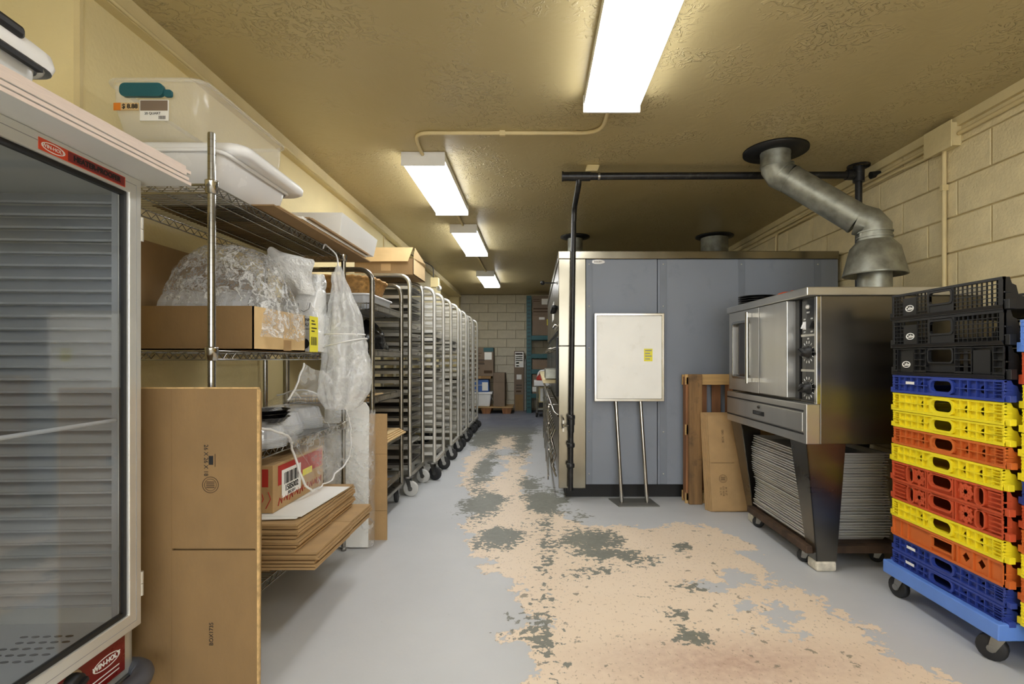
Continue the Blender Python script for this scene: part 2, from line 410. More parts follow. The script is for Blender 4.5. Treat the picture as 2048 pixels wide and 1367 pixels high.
    def step(v, wd=.006):
        n = N.new('ShaderNodeMapRange'); n.inputs[1].default_value = -wd; n.inputs[2].default_value = wd; L.new(v, n.inputs[0]); return n.outputs[0]
    def mix(f_, a, b_):
        n = N.new('ShaderNodeMix'); n.data_type = 'RGBA'
        L.new(f_, n.inputs[0])
        for i, v in ((6, a), (7, b_)):
            if isinstance(v, tuple): n.inputs[i].default_value = lin(v)
            else: L.new(v, n.inputs[i])
        return n.outputs[2]
    n1 = noise(4.5, 12, .68); n2 = noise(30, 6, .6); n3 = noise(13, 5, .6); n4 = noise(1.3, 4); n5 = noise(60, 3, .5)
    off = math_('MULTIPLY_ADD', n1, .62, -.31); off2 = math_('MULTIPLY_ADD', n2, .20, -.10)
    tanm = step(math_('ADD', math_('ADD', attr('worn'), off), off2))
    barem = step(math_('ADD', math_('ADD', attr('bare'), math_('MULTIPLY_ADD', n1, .42, -.21)), math_('MULTIPLY_ADD', n2, .42, -.21)))
    edge = math_('MULTIPLY', math_('SUBTRACT', .6, attr('worn')), .05)
    fleck = step(math_('SUBTRACT', math_('ADD', n3, edge), .665), .01)
    fine = step(math_('SUBTRACT', noise(46, 4, .55, (1.6,1,1)), .625), .01)
    peel = step(math_('SUBTRACT', noise(3.2, 10, .7), .665), .01)
    grey = mix(n4, (186,188,190), (205,206,207)); 
    spk = step(math_('SUBTRACT', n2, .735), .01); grey = mix(math_('MULTIPLY', spk, .7), grey, (120,120,116))
    tanc = mix(n1, (231,209,182), (241,224,202)); tanc = mix(math_('MULTIPLY', math_('MULTIPLY', attr('pink'), n2), 1.3), tanc, (176,140,124))
    tanc = mix(math_('MULTIPLY', fleck, .75), tanc, (118,112,96)); tanc = mix(math_('MULTIPLY', fine, .5), tanc, (160,138,112)); tanc = mix(math_('MULTIPLY', peel, .9), tanc, (168,174,176))
    darkc = mix(n2, (96,98,88), (146,146,136))
    col = mix(tanm, grey, tanc); col = mix(barem, col, darkc)
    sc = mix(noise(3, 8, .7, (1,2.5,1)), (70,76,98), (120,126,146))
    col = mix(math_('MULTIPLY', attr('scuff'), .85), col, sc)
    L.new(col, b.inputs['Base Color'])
    mr = N.new('ShaderNodeMapRange'); mr.inputs[3].default_value = .32; mr.inputs[4].default_value = .6; L.new(n1, mr.inputs[0]); L.new(mr.outputs[0], b.inputs['Roughness'])
    bp = N.new('ShaderNodeBump'); bp.inputs['Strength'].default_value = .5; bp.inputs['Distance'].default_value = .004; bp.invert = True
    L.new(math_('ADD', tanm, math_('ADD', barem, math_('MULTIPLY', n5, .25))), bp.inputs['Height']); L.new(bp.outputs[0], b.inputs['Normal'])
    me.materials.append(m); o = bpy.data.objects.new('floor', me); C.objects.link(o); struct(o)
build_floor()
def stucco():
    m = bpy.data.materials.new('ceiling_stucco'); m.use_nodes = True; nt = m.node_tree; N = nt.nodes; L = nt.links; b = N['Principled BSDF']
    tc = N.new('ShaderNodeTexCoord')
    a = N.new('ShaderNodeTexNoise'); a.inputs['Scale'].default_value = 2.2; a.inputs['Detail'].default_value = 5; L.new(tc.outputs['Object'], a.inputs['Vector'])
    d = N.new('ShaderNodeTexNoise'); d.inputs['Scale'].default_value = 9; d.inputs['Detail'].default_value = 4; d.inputs['Distortion'].default_value = 2.2; L.new(tc.outputs['Object'], d.inputs['Vector'])
    w2 = N.new('ShaderNodeTexNoise'); w2.inputs['Scale'].default_value = 17; w2.inputs['Detail'].default_value = 2; w2.inputs['Distortion'].default_value = 2.5; L.new(tc.outputs['Object'], w2.inputs['Vector'])
    r = N.new('ShaderNodeValToRGB'); r.color_ramp.elements[0].position = .47; r.color_ramp.elements[1].position = .60; L.new(a.outputs[0], r.inputs[0])
    r2 = N.new('ShaderNodeValToRGB'); r2.color_ramp.elements[0].position = .52; r2.color_ramp.elements[1].position = .60; L.new(w2.outputs[0], r2.inputs[0])
    mu = N.new('ShaderNodeMath'); mu.operation = 'MULTIPLY'; L.new(r.outputs[0], mu.inputs[0]); L.new(r2.outputs[0], mu.inputs[1])
    ad = N.new('ShaderNodeMath'); ad.operation = 'MULTIPLY_ADD'; L.new(d.outputs[0], ad.inputs[0]); ad.inputs[1].default_value = .22; L.new(mu.outputs[0], ad.inputs[2])
    bp = N.new('ShaderNodeBump'); bp.inputs['Strength'].default_value = .8; bp.inputs['Distance'].default_value = .010; L.new(ad.outputs[0], bp.inputs['Height']); L.new(bp.outputs[0], b.inputs['Normal'])
    c = N.new('ShaderNodeValToRGB'); c.color_ramp.elements[0].color = lin((172,156,112)); c.color_ramp.elements[1].color = lin((190,174,128)); L.new(a.outputs[0], c.inputs[0]); L.new(c.outputs[0], b.inputs['Base Color'])
    b.inputs['Roughness'].default_value = .42
    M['stucco'] = m
stucco()
struct(MB().box(-2.6, 2.7, -3.6, 11.6, CEIL, CEIL+.1).build('ceiling', M['stucco']))
# left wall: plaster face, return beside the cabinet, recess at the far end
m_ = MB(); m_.box(XL-.25, XL, 1.83, 5.5, 0, CEIL); struct(m_.build('wall_left', M['wall_yellow']))
m_ = MB(); m_.box(XL-.27, XL-.02, 5.5, 8.9, 0, CEIL); m_.box(XL-.45, XL-.2, 8.9, 10.9, 0, CEIL); m_.box(XL-.27, XL, 10.9, YB, 0, CEIL); struct(m_.build('wall_left_far', M['wall_yellow']))
m_ = MB(); m_.box(-2.6, -2.42, -3.5, 1.83, 0, CEIL); m_.box(-2.6, XL-.25, 1.83, 2.0, 0, CEIL); struct(m_.build('wall_left_alcove', M['wall_yellow']))
struct(MB().box(XL-.016, XL+.006, 1.815, 1.83, 0, CEIL).build('trim_1', M['trim_paint']))
t = MB(); t.box(XL-.0, XL+.045, 1.83, 10.9, 2.435, CEIL)
t.tube([(XL+.05,1.83,2.447),(XL+.05,10.9,2.447)], .008, 8)
struct(t.build('trim_2', M['trim_paint']))
struct(MB().box(XL-.2, XL, 8.9, 10.9, 2.435, CEIL-.0).build('trim_3', M['trim_paint']))
struct(MB().box(XL-.02, XL+.012, 5.46, 5.5, 0, 2.43).build('trim_4', M['trim_paint']))
# rear wall behind the camera with a wide opening added to let in fill light
m_ = MB(); m_.plate([rect(-2.6,2.7,0,CEIL), rect(-1.1,2.4,0.5,2.42)], .15, XZ(-3.6)); struct(m_.build('wall_rear', M['wall_yellow']))
# block walls: mortar slab + every block a mesh of its own
def block_mesh(l, h, name):
    bm = bmesh.new(); bmesh.ops.create_cube(bm, size=1)
    bmesh.ops.scale(bm, vec=(l, .02, h), verts=bm.verts)
    es = [e for e in bm.edges if all(v.co.y < 0 for v in e.verts)]
    bmesh.ops.bevel(bm, geom=es, offset=.004, segments=1, affect='EDGES', profile=.5)
    me = bpy.data.meshes.new(name); bm.to_mesh(me); bm.free(); return me
def block_wall(parent, face, c0, c1, lo, z0, z1, bl, bh, zoff, m, phase=0.):
    """face: '-Y' blocks along X at Y=lo, '-X' blocks along Y at X=lo"""
    cache = {}; k = math.ceil((z0-zoff)/bh)-1; rng = random.Random(3)
    while zoff+k*bh < z1-.02:
        a, b = max(z0, zoff+k*bh), min(z1, zoff+(k+1)*bh)
        if b-a > .03:
            s = c0-bl+((bl/2 if k % 2 else 0)+phase) % bl
            while s < c1:
                p, q = max(s, c0), min(s+bl, c1)
                if q-p > .04:
                    key = (round(q-p-.008, 3), round(b-a-.008, 3))
                    if key not in cache: cache[key] = block_mesh(key[0], key[1], 'block'); cache[key].materials.append(m)
                    j = rng.uniform(-.0012, .0012)
                    if face == '-Y': inst(cache[key], 'block', parent, ((p+q)/2, lo+j+.004, (a+b)/2))
                    else: inst(cache[key], 'block', parent, (lo+j+.004, (p+q)/2, (a+b)/2), (0,0,-PI/2))
                s += bl
        k += 1
wr = struct(MB().box(XR+.005, XR+.2, -3.6, 11.6, 0, CEIL).build('wall_right', M['mortar']))
block_wall(wr, '-X', 1.3, 7.9, XR, 0, CEIL-.005, .445, .2085, .0785, M['wall_block'], .13)
wb = struct(MB().box(-2.2, 2.6, YB+.006, YB+.2, 0, CEIL).build('wall_back', M['mortar_back']))
block_wall(wb, '-Y', XL-.2, .55, YB, 0, CEIL-.005, .40, .19, .035, M['wall_back'], .2)
for o in C.objects:
    if o.parent in (wr, wb) and o.type == 'MESH': pass
# right wall top rail and conduit
t = MB(); t.box(XR-.03, XR-.002, -3.5, 7.8, CEIL-.055, CEIL); struct(t.build('trim_5', M['trim_paint']))
def pipe(name, pts, r, m, label, cat, group=None, n=10, straps=(), rad=.08):
    root = thing(name, label, cat, pts[0], group=group)
    MB().tube(arc_path(pts, rad), r, n).build('tube', m, root)
    for p in straps: MB().box(p[0]-r-.006, p[0]+r+.006, p[1]-.012, p[1]+.012, p[2]-r-.006, p[2]+r+.006).build('strap', m, root, bevel=.002)
    return root
cx = XR-.025
pipe('conduit_pipe', [(cx,-2.5,2.42),(cx,2.95,2.42)], .013, M['conduit_paint'], 'painted conduit along the top of the block wall, in front of the junction box', 'conduit', straps=[(cx,2.45,2.42)])
pipe('conduit_pipe', [(cx,3.16,2.42),(cx,3.9,2.42),(cx,7.6,2.42)], .011, M['conduit_paint'], 'upper painted conduit running on behind the junction box', 'conduit', straps=[(cx,4.4,2.42)])
pipe('conduit_pipe', [(cx,3.12,2.37),(cx,3.3,2.375),(cx,3.42,2.385),(cx,5.2,2.385),(cx,5.2,2.2),(cx,5.26,2.0)], .010, M['conduit_paint'], 'lower painted conduit that bends down the wall above the big oven', 'conduit', rad=.06)
pipe('conduit_pipe', [(cx,3.06,2.36),(cx,3.06,1.3)], .0125, M['conduit_paint'], 'vertical painted conduit dropping from the junction box', 'conduit', straps=[(cx,3.06,2.14)])
jb = thing('junction_box', 'painted square junction box high on the block wall', 'junction box', (cx,3.06,2.37))
MB().box(XR-.065, XR, 2.96, 3.15, 2.355, 2.49).build('body', M['trim_paint'], jb, bevel=.004)
MB().box(XR-.072, XR-.066, 2.95, 3.16, 2.345, 2.50).build('cover', M['trim_paint'], jb, bevel=.002)
# ------------------------------------------------------------------ ceiling lights, then added fill lights behind the camera
def ceiling_light(x0, x1, y0, y1, label):
    r = thing('ceiling_light', label, 'ceiling light', ((x0+x1)/2, (y0+y1)/2, CEIL), group=None)
    MB().box(x0, x1, y0+.014, y1-.014, CEIL-.052, CEIL-.001).build('housing', M['white_paint'], r)
    d = MB(); zb = CEIL-.09
    d.hexa([(x0+.006,y0+.014,zb),(x1-.006,y0+.014,zb),(x1-.006,y1-.014,zb),(x0+.006,y1-.014,zb)], [(x0+.001,y0+.014,CEIL-.053),(x1-.001,y0+.014,CEIL-.053),(x1-.001,y1-.014,CEIL-.053),(x0+.001,y1-.014,CEIL-.053)])
    d.build('diffuser', M['lamp_diffuser'], r, bevel=.008)
    for y in (y0, y1-.013): MB().box(x0-.006, x1+.006, y, y+.013, CEIL-.094, CEIL-.002).build('end_cap', M['white_paint'], r, bevel=.002)
ceiling_light(.262, .552, 1.50, 2.727, 'long fluorescent ceiling light nearest the camera, above the worn floor')
ceiling_light(-.90, -.615, 3.46, 4.68, 'fluorescent ceiling light joined to the bent conduit')
ceiling_light(-.88, -.61, 5.32, 6.56, 'fluorescent ceiling light between the bent-conduit one and the farthest one')
ceiling_light(-.93, -.65, 8.13, 9.44, 'farthest fluorescent ceiling light, before the back wall')
ceiling_light(.262, .552, -1.2, .03, 'added unseen fill light behind the camera, in line with the nearest ceiling light')  # from here on: unseen fixtures added as fill for camera-facing surfaces
ceiling_light(-1.3, -1.01, -2.6, -1.38, 'added unseen fill light behind the camera near the alcove')
ceiling_light(1.3, 1.59, -2.6, -1.38, 'added unseen fill light behind the camera near the block wall')
pipe('ceiling_conduit', [(.41,2.72,CEIL-.012),(.41,3.15,CEIL-.012),(-.73,3.15,CEIL-.012),(-.76,3.30,CEIL-.012),(-.76,3.47,CEIL-.02)], .012, M['conduit_paint'], 'conduit bending across the ceiling between the two nearest lights', 'conduit', straps=[(-.2,3.15,CEIL-.012)], rad=.14)
pipe('ceiling_conduit', [(-.75,4.67,CEIL-.012),(-.75,5.33,CEIL-.012)], .011, M['conduit_paint'], 'short straight ceiling conduit between the second and third lights', 'conduit')
pipe('ceiling_conduit', [(-.78,6.55,CEIL-.012),(-.78,8.14,CEIL-.012)], .011, M['conduit_paint'], 'straight ceiling conduit leading to the farthest light', 'conduit')
b = thing('wall_lamp', 'small cream lamp box under the left ceiling trim', 'lamp', at(870,568,6.4))
q = at(870,565,6.4); MB().box(q.x-.05, q.x+.05, 6.36, 6.44, q.z-.06, q.z+.06).build('body', M['trim_paint'], b, bevel=.006)
MB().lathe([(.0,.09),(.03,.075),(.035,.05),(.02,.02),(.02,0)], (q.x+.05, 6.34, q.z-.07), 12, 'Y').build('bulb', M['bulb'], b)
MB().tube(arc_path([(q.x-.02,6.4,q.z+.05),(q.x-.02,6.4,q.z+.2),(XL+.05,6.4,2.43)], .05), .006, 6).build('cord', M['black'], b)

kn_ = at(1757,346,3.66)
tag(MB().tube([(XR-.002,3.66,2.445),(XR-.07,3.66,2.43)], [.018,.026], 12).build('pipe_stub', M['black']), 'short black pipe stub in the block wall behind the slanted duct', 'pipe')
# ------------------------------------------------------------------ the big blue-grey bakery oven
OX0, OX1, OY0, OY1, OZ = .19, 2.43, 4.10, 7.80, 1.98
ov = thing('deck_oven', 'huge blue-grey metal bakery oven filling the right of the aisle', 'oven', (OX0, OY0, 0))
MB().box(OX0+.03, OX1, OY0+.035, OY1, .11, OZ-.07).build('body', M['oven_blue'], ov)
MB().box(OX0+.06, OX1-.01, OY0+.06, OY1-.05, 0, .112).build('base', M['oven_base'], ov)
MB().box(OX0-.004, OX1+.0, OY0-.012, OY1, OZ-.062, OZ).build('top_trim', M['steel_warm'], ov, bevel=.004)
MB().box(OX0, OX0+.215, OY0-.006, OY0+.036, .085, 1.22).build('corner_panel', M['steel_warm'], ov, bevel=.003)
MB().box(OX0, OX0+.215, OY0-.004, OY0+.036, 1.224, OZ-.062).build('corner_panel', M['steel_warm'], ov, bevel=.003)
xs = [OX0+.215, .98, 1.635, 2.24, OX1]
for i in range(4): MB().box(xs[i]+.003, xs[i+1]-.003, OY0, OY0+.036, .115, OZ-.064).build('front_panel', M['oven_blue'], ov, bevel=.002)
strips = [(OX0+.218, OX0+.268)]+[(x+.01, x+.064) for x in (.99, 1.615, 2.225)]
sc = MB(); sc.lathe([(0,-.004),(.004,-.0035),(.007,-.001),(.007,0)], (0,0,0), 8, 'Y'); scm = sc.mesh('screw', M['steel'])
for a, b2 in strips:
    st = MB().box(a, b2, OY0-.005, OY0, .118, OZ-.066).build('cover_strip', M['oven_strip'], ov, bevel=.0015)
    for k in range(6):
        inst(scm, 'screw', st, Vector(((a+b2)/2, OY0-.005, .2+k*.335))-wloc(st))
pl = MB(); pl.plate([ell(.505, 1.895, .055, .018, 20)], .003, XZ(OY0-.004)); plo = pl.build('nameplate', M['chrome'], ov)
text('BAKERY', plo, (.505, OY0-.0045, 1.895), .018, M['print'])
# aisle side of the oven
MB().box(OX0+.004, OX0+.03, OY0+.036, OY1, 1.36, OZ-.07).build('side_panel', M['steel_dark'], ov, bevel=.003)
MB().box(OX0+.008, OX0+.03, OY0+.036, OY1, .10, .72).build('side_panel', M['chrome_dull'], ov, bevel=.003)
for k, (ya, yb) in enumerate(((4.35,5.4),(5.45,6.5),(6.55,7.6))):
    d = MB().box(OX0-.012, OX0+.028, ya, yb, .80, 1.30).build('loading_door', M['black_gloss'], ov, bevel=.004)
    h = MB(); h.tube(arc_path([(OX0-.012,ya+.12,1.22),(OX0-.07,ya+.12,1.20),(OX0-.07,yb-.12,1.20),(OX0-.012,yb-.12,1.22)], .04), .011, 8); h.build('handle', M['chrome'], d)
for k in range(4): MB().lathe([(0,-.05),(.02,-.05),(.022,-.02),(.012,0)], (OX0+.004, 4.4+k*.13, 1.56), 12, 'X').build('knob', M['black'], ov)
for k in range(5): MB().lathe([(0,-.03),(.012,-.03),(.014,0)], (OX0+.004, 4.34+k*.09, 1.40-k*.0), 10, 'X').build('pilot_light', M['chrome'], ov)
MB().box(OX0-.001, OX0+.004, 5.2, 5.6, 1.52, 1.7).build('gauge_plate', M['paper'], ov)
kb = MB(); kb.tube([(OX0+.004,5.0,1.86),(OX0-.10,5.0,1.86)], .006, 8); kb.lathe([(0,-.14),(.018,-.13),(.022,-.115),(.018,-.10),(0,-.095)], (OX0,5.0,1.86), 12, 'X'); kb.build('pull_knob', M['black'], ov)
MB().box(OX0-.12, OX0+.01, 4.5, 7.4, .905, .94).build('loading_shelf', M['wall_block'], ov, bevel=.004)
MB().box(OX0-.10, OX0+.008, 4.46, 4.9, .945, 1.03).build('shelf_box', M['galvanised'], ov, bevel=.004)
g = MB(); g.tube(arc_path([(OX0+.0,4.14,.66),(OX0-.03,4.2,.68),(OX0-.10,5.9,.88),(OX0,6.0,.9)], .03), .011, 8); g.build('grab_bar', M['chrome'], ov)
g = MB()
for y in (4.5, 5.3, 6.1, 6.9): g.tube([(OX0-.075,y,.06),(OX0-.075,y,.72)], .008, 6); g.tube([(OX0-.075,y,.72),(OX0+.01,y,.72)], .008, 6)
for z in (.14, .36, .58, .72): g.tube([(OX0-.075,4.3,z),(OX0-.075,7.2,z)], .007, 6)
g.build('pipe_rail', M['chrome'], ov)
for k in range(12): 
    y = 4.35+k*.22; MB().tube([(OX0-.01,y,.12),(OX0-.045,y+.05,.2),(OX0-.01,y+.1,.28),(OX0-.05,y+.12,.42),(OX0-.01,y+.15,.5)], .009, 6).build('gas_line', M['chrome'], ov)
def flue(x, y, rd, rp, label, band):
    r = thing('flue_pipe', label, 'flue', (x, y, OZ))
    MB().lathe([(rp*.9,CEIL-.03),(rd,CEIL-.012),(rd,CEIL-.002),(rp*.5,CEIL-.002)], (x,y,0), 32).build('ceiling_collar', M['black'], r)
    MB().lathe([(rp,OZ+.001),(rp,OZ+.18),(rp*1.04,OZ+.19),(rp*1.04,OZ+.21),(rp,OZ+.22),(rp,CEIL-.012)], (x,y,0), 24).build('pipe', M['galvanised'], r)
    if band: MB().lathe([(rp*1.01,OZ+.25),(rp*1.28,OZ+.24),(rp*1.33,OZ+.10),(rp*1.05,OZ+.002)], (x,y,0), 24).build('base_ring', M['black'], r)
flue(.46, 5.87, .168, .085, 'thin galvanised flue on the big oven behind the black gas pipe', False)
flue(2.05, 5.85, .21, .15, 'wide short flue with a black ring on the big oven top', True)
b = thing('electrical_box', 'small galvanised box with cable on top of the big oven', 'junction box', at(1232,500,4.6))
p = at(1232,500,4.6); MB().box(p.x-.055, p.x+.055, 4.54, 4.66, OZ+.001, OZ+.075).build('body', M['galvanised'], b, bevel=.004)
MB().tube(arc_path([(p.x-.05,4.6,OZ+.05),(p.x-.2,4.7,OZ+.04),(p.x-.34,4.8,OZ+.012)], .1), .010, 6).build('cable', M['black'], b)
MB().tube(arc_path([(p.x+.05,4.6,OZ+.04),(p.x+.2,4.6,OZ+.03),(p.x+.3,4.55,OZ+.01)], .1), .008, 6).build('cable', M['chrome_dull'], b)
# ------------------------------------------------------------------ black gas pipe
gp = thing('gas_pipe', 'black iron gas pipe running under the ceiling and down the oven corner', 'pipe', (.3, 3.71, 2.44))
xr = 2.345
g = MB(); g.tube([(.26,3.71,2.44),(xr,3.71,2.45)], .026, 12); g.build('horizontal_run', M['black_pipe'], gp)
g = MB(); g.tube([(.195,3.71,2.44),(.205,3.71,2.44)], .036, 12); g.tube([(.205,3.71,2.44),(.25,3.71,2.44)], .032, 12); g.tube([(.25,3.71,2.44),(.40,3.71,2.44)], .033, 12); g.build('end_tee', M['black_pipe'], gp)
g = MB(); g.tube(arc_path([(.318,3.71,2.43),(.316,3.72,2.38),(.308,4.02,2.30),(.306,4.035,2.2)], .05), .021, 12); g.build('elbow', M['black_pipe'], gp)
g = MB(); g.tube([(.306,4.035,2.25),(.284,4.035,.64)], .020, 12); g.tube([(.284,4.035,.60),(.279,4.035,.085)], .021, 12); g.build('drop_pipe', M['black_pipe'], gp)
v = MB(); v.tube([(.284,4.035,.645),(.284,4.035,.60)], .030, 12); v.tube([(.284,4.035,.60),(.284,4.035,.54)], .025, 12); vo = v.build('valve', M['black_pipe'], gp)
v = MB(); v.tube([(.27,4.03,.595),(.225,4.01,.595)], .008, 8); v.tube([(.225,4.01,.595),(.215,4.008,.595)], .02, 8); v.bar((.222,4.01,.64),(.222,4.01,.55), .012, .014); v.bar((.222,4.01,.64),(.215,4.0,.66), .012); v.build('valve_handle', M['chrome'], vo)
for z in (.66, .44, .28): MB().lathe([(.02,-.02),(.031,-.016),(.033,0),(.031,.016),(.02,.02)], (.284-(.64-z)*.012,4.035,z), 12).build('coupling', M['black_pipe'], gp)
g = MB(); g.tube([(xr,3.71,CEIL-.005),(xr,3.71,.4)], .023, 12); g.build('riser', M['black_pipe'], gp)
g = MB(); g.tube([(xr,3.71,2.53-.02),(xr,3.71,2.40)], .038, 12); g.tube([(xr-.09,3.71,2.45),(xr-.04,3.71,2.45)], .036, 12); g.lathe([(.075,CEIL-.012),(.075,CEIL-.001),(.03,CEIL-.001)], (xr,3.71,0), 16); g.build('riser_tee', M['black_pipe'], gp)
hb = thing('pipe_hanger', 'cream hanger block holding the black pipe under the ceiling', 'bracket', (.42,3.71,CEIL))
MB().hexa([(.36,3.67,2.468),(.45,3.67,2.468),(.45,3.75,2.468),(.36,3.75,2.468)], [(.375,3.68,CEIL-.001),(.47,3.68,CEIL-.001),(.47,3.75,CEIL-.001),(.375,3.75,CEIL-.001)]).build('block', M['trim_paint'], hb, bevel=.008)
g = MB(); g.tube([(.455,3.71,2.44),(.47,3.71,2.44)], .029, 12); g.build('band', M['chrome_dull'], hb)
# ------------------------------------------------------------------ galvanised duct with draft hood above the convection oven
DX, DY = 2.09, 3.15
du = thing('exhaust_duct', 'galvanised exhaust duct slanting from the ceiling to the steel oven', 'duct', (DX, DY, 1.49))
MB().lathe([(.1,CEIL-.02),(.205,CEIL-.016),(.205,CEIL-.002),(.05,CEIL-.002)], (1.615,3.44,0), 40).build('ceiling_collar', M['black'], du)
R = .092
A = Vector((1.615,3.44,CEIL-.015)); B = Vector((1.615,3.44,2.40)); D0 = Vector((1.685,3.40,2.315)); E = Vector((2.02,3.195,1.985)); F = Vector((DX,DY,1.925)); G = Vector((DX,DY,1.84))
def seg(name, a, b, r, m=M['galvanised']):
    o = MB(); o.tube([a, a+(b-a)*.5, b], r, 28, caps=False)
    for p, d in ((a, (b-a).normalized()), (b, (a-b).normalized())): o.tube([p+d*.004, p+d*.016], r+.003, 28)
    return o.build(name, m, du)
seg('upper_collar', A, B, R+.002)
o = MB(); o.tube([B+Vector((0,0,.03)), B, (B+D0)/2+Vector((-.012,.008,-.008)), D0], R, 28, caps=False); o.tube([(B+D0)/2, (B+D0)/2+(D0-B).normalized()*.01], R+.004, 28); o.build('upper_elbow', M['galvanised'], du)
seg('slanted_pipe', D0, E, R-.002)
o = MB(); o.tube([E, (E+F)/2+Vector((.012,-.008,.004)), F, G], R+.001, 28, caps=False)
for z in (1.90, 1.868): o.tube([(DX,DY,z),(DX,DY,z-.008)], R+.006, 28)
o.build('lower_elbow', M['galvanised'], du)
MB().lathe([(R+.004,1.845),(R+.012,1.835),(.135,1.80),(.172,1.645),(.175,1.632),(.168,1.632),(.10,1.70)], (DX,DY,0), 36).build('draft_hood', M['galvanised'], du)
MB().lathe([(R+.0,1.49),(R,1.76)], (DX,DY,0), 28).build('stub_pipe', M['galvanised'], du)
# ------------------------------------------------------------------ steel convection oven on tall legs
FX, BX, Y0, Y1, ZB, ZT = 1.46, 2.29, 2.62, 3.70, .682, 1.488
PX = 1.388
co = thing('convection_oven', 'stainless steel convection oven on four tapered legs', 'oven', (FX, Y0, 0))
MB().box(FX, BX, Y0, Y1, ZB+.0, ZT-.045).build('cabinet', M['steel_dark'], co, bevel=.004)
t = MB(); t.box(PX, BX+.01, Y0-.006, Y1+.01, ZT-.045, ZT); t.build('top_canopy', M['steel'], co, bevel=.005)
# door side posts + doors
dt, db = 1.440, .905
for y in (3.0,): pass
def door(ya, yb, window, handle_y):
    fx = PX+.004; th = .055
    d = MB()
    if window:
        d.plate([rect(ya,yb,db,dt), rrect(window[0],window[1],window[2],window[3],.02)], th, YZ(fx))
    else: d.box(fx, fx+th, ya, yb, db, dt)
    o = d.build('door', M['steel'], co, bevel=.004)
    if window:
        MB().box(fx+.018, fx+.022, window[0]-.004, window[1]+.004, window[2]-.004, window[3]+.004).build('window_pane', M['glass_dark'], o)
        r_ = MB(); r_.plate([rrect(window[0]-.016,window[1]+.016,window[2]-.016,window[3]+.016,.03), rrect(window[0],window[1],window[2],window[3],.02)], .005, YZ(fx-.005)); r_.build('window_frame', M['chrome'], o, bevel=.0015)
    if handle_y:
        h = MB(); hz0, hz1 = .985, 1.395
        h.tube([(fx-.05,handle_y,hz0-.02),(fx-.05,handle_y,hz1+.02)], .011, 12)
        for z in (hz0, hz1): h.bar((fx,handle_y,z),(fx-.05,handle_y,z), .022, .026)
        h.build('handle', M['chrome'], o)
    return o
door(3.185, Y1-.03, (3.33, 3.60, 1.0, 1.36), 3.245)
door(2.83, 3.178, None, None)
MB().box(FX-.02, FX+.002, 2.79, 2.83, .90, 1.44).build('door_post', M['black'], co)
cp = MB().box(FX-.012, FX+.002, Y0+.022, 2.785, .895, 1.44).build('control_panel', M['black_gloss'], co)
MB().box(FX-.02, FX+.002, Y0-.002, Y0+.021, .887, 1.44).build('corner_post', M['chrome'], co, bevel=.002)
cyc = (Y0+.022+2.785)/2; fxp = FX-.012
for z0, z1 in ((1.238,1.25),(1.052,1.064)): MB().box(fxp-.003, fxp, Y0+.022, 2.785, z0, z1).build('divider', M['chrome'], cp)
for y in (cyc-.035, cyc+.035):
    s_ = MB(); s_.box(fxp-.004, fxp, y-.013, y+.013, 1.275, 1.318); s_.hexa([(fxp-.004,y-.009,1.28),(fxp-.018,y-.009,1.282),(fxp-.018,y+.009,1.282),(fxp-.004,y+.009,1.28)], [(fxp-.004,y-.009,1.312),(fxp-.006,y-.009,1.312),(fxp-.006,y+.009,1.312),(fxp-.004,y+.009,1.312)]); s_.build('rocker_switch', M['white_plastic'] if y > cyc else M['black'], cp)
    text('ON', cp, (fxp-.0006, y, 1.33), .012, M['paper'], '-X'); text('OFF', cp, (fxp-.0006, y, 1.262), .012, M['paper'], '-X')
pl_ = MB(); pl_.lathe([(0,-.012),(.010,-.010),(.012,0)], (fxp,cyc,1.395), 12, 'X'); pl_.build('pilot_light', M['white_plastic'], cp)
text('HEAT', cp, (fxp-.0006, cyc, 1.365), .012, M['paper'], '-X')
def dial(zc, pointer):
    tk = MB()
    for k in range(14):
        a = 2*PI*k/14; r1, r2 = .046, .060
        tk.bar((fxp-.0008, cyc+r1*math.cos(a), zc+r1*math.sin(a)), (fxp-.0008, cyc+r2*math.cos(a), zc+r2*math.sin(a)), .001, .006, up=(1,0,0))
    tk.plate([ell(cyc,zc,.034,.034,20), ell(cyc,zc,.030,.030,20)], .001, YZ(fxp-.001))
    tk.build('dial_ticks', M['paper'], cp)
    k_ = MB(); k_.lathe([(0,-.042),(.020,-.042),(.024,-.034),(.026,-.004),(.034,-.003),(.034,0)], (fxp,cyc,zc), 20, 'X'); k_.bar((fxp-.036,cyc-.02,zc-.012*pointer),(fxp-.036,cyc+.022,zc+.012*pointer), .022, .014); k_.build('dial_knob', M['black'], cp)
dial(1.155, 1); dial(.965, -1)
text('300', cp, (fxp-.0006, cyc, 1.226), .013, M['paper'], '-X')
# lower apron with drop panel
ap = MB(); ap.box(PX, FX+.0, Y0, Y1, ZB, .888); apo = ap.build('apron', M['steel'], co, bevel=.004)
dp = MB().box(PX-.006, PX, Y0+.03, Y1-.015, .742, .842).build('drop_panel', M['steel'], apo, bevel=.003)
MB().box(PX-.003, PX+.001, Y0+.025, Y1-.01, .846, .855).build('shadow_gap', M['black'], apo)
MB().box(PX-.003, PX+.001, Y0+.025, Y1-.01, .728, .737).build('shadow_gap', M['black'], apo)
npl = MB().box(PX-.011, PX-.006, 3.09, 3.24, .772, .797).build('nameplate', M['black'], apo, bevel=.001)
text('BLODGETT', npl, (PX-.0116, 3.165, .7845), .021, M['chrome'], '-X')
MB().lathe([(0,-.010),(.008,-.009),(.010,0)], (PX-.006, 3.16, .822), 12, 'X').build('knob', M['black'], apo)
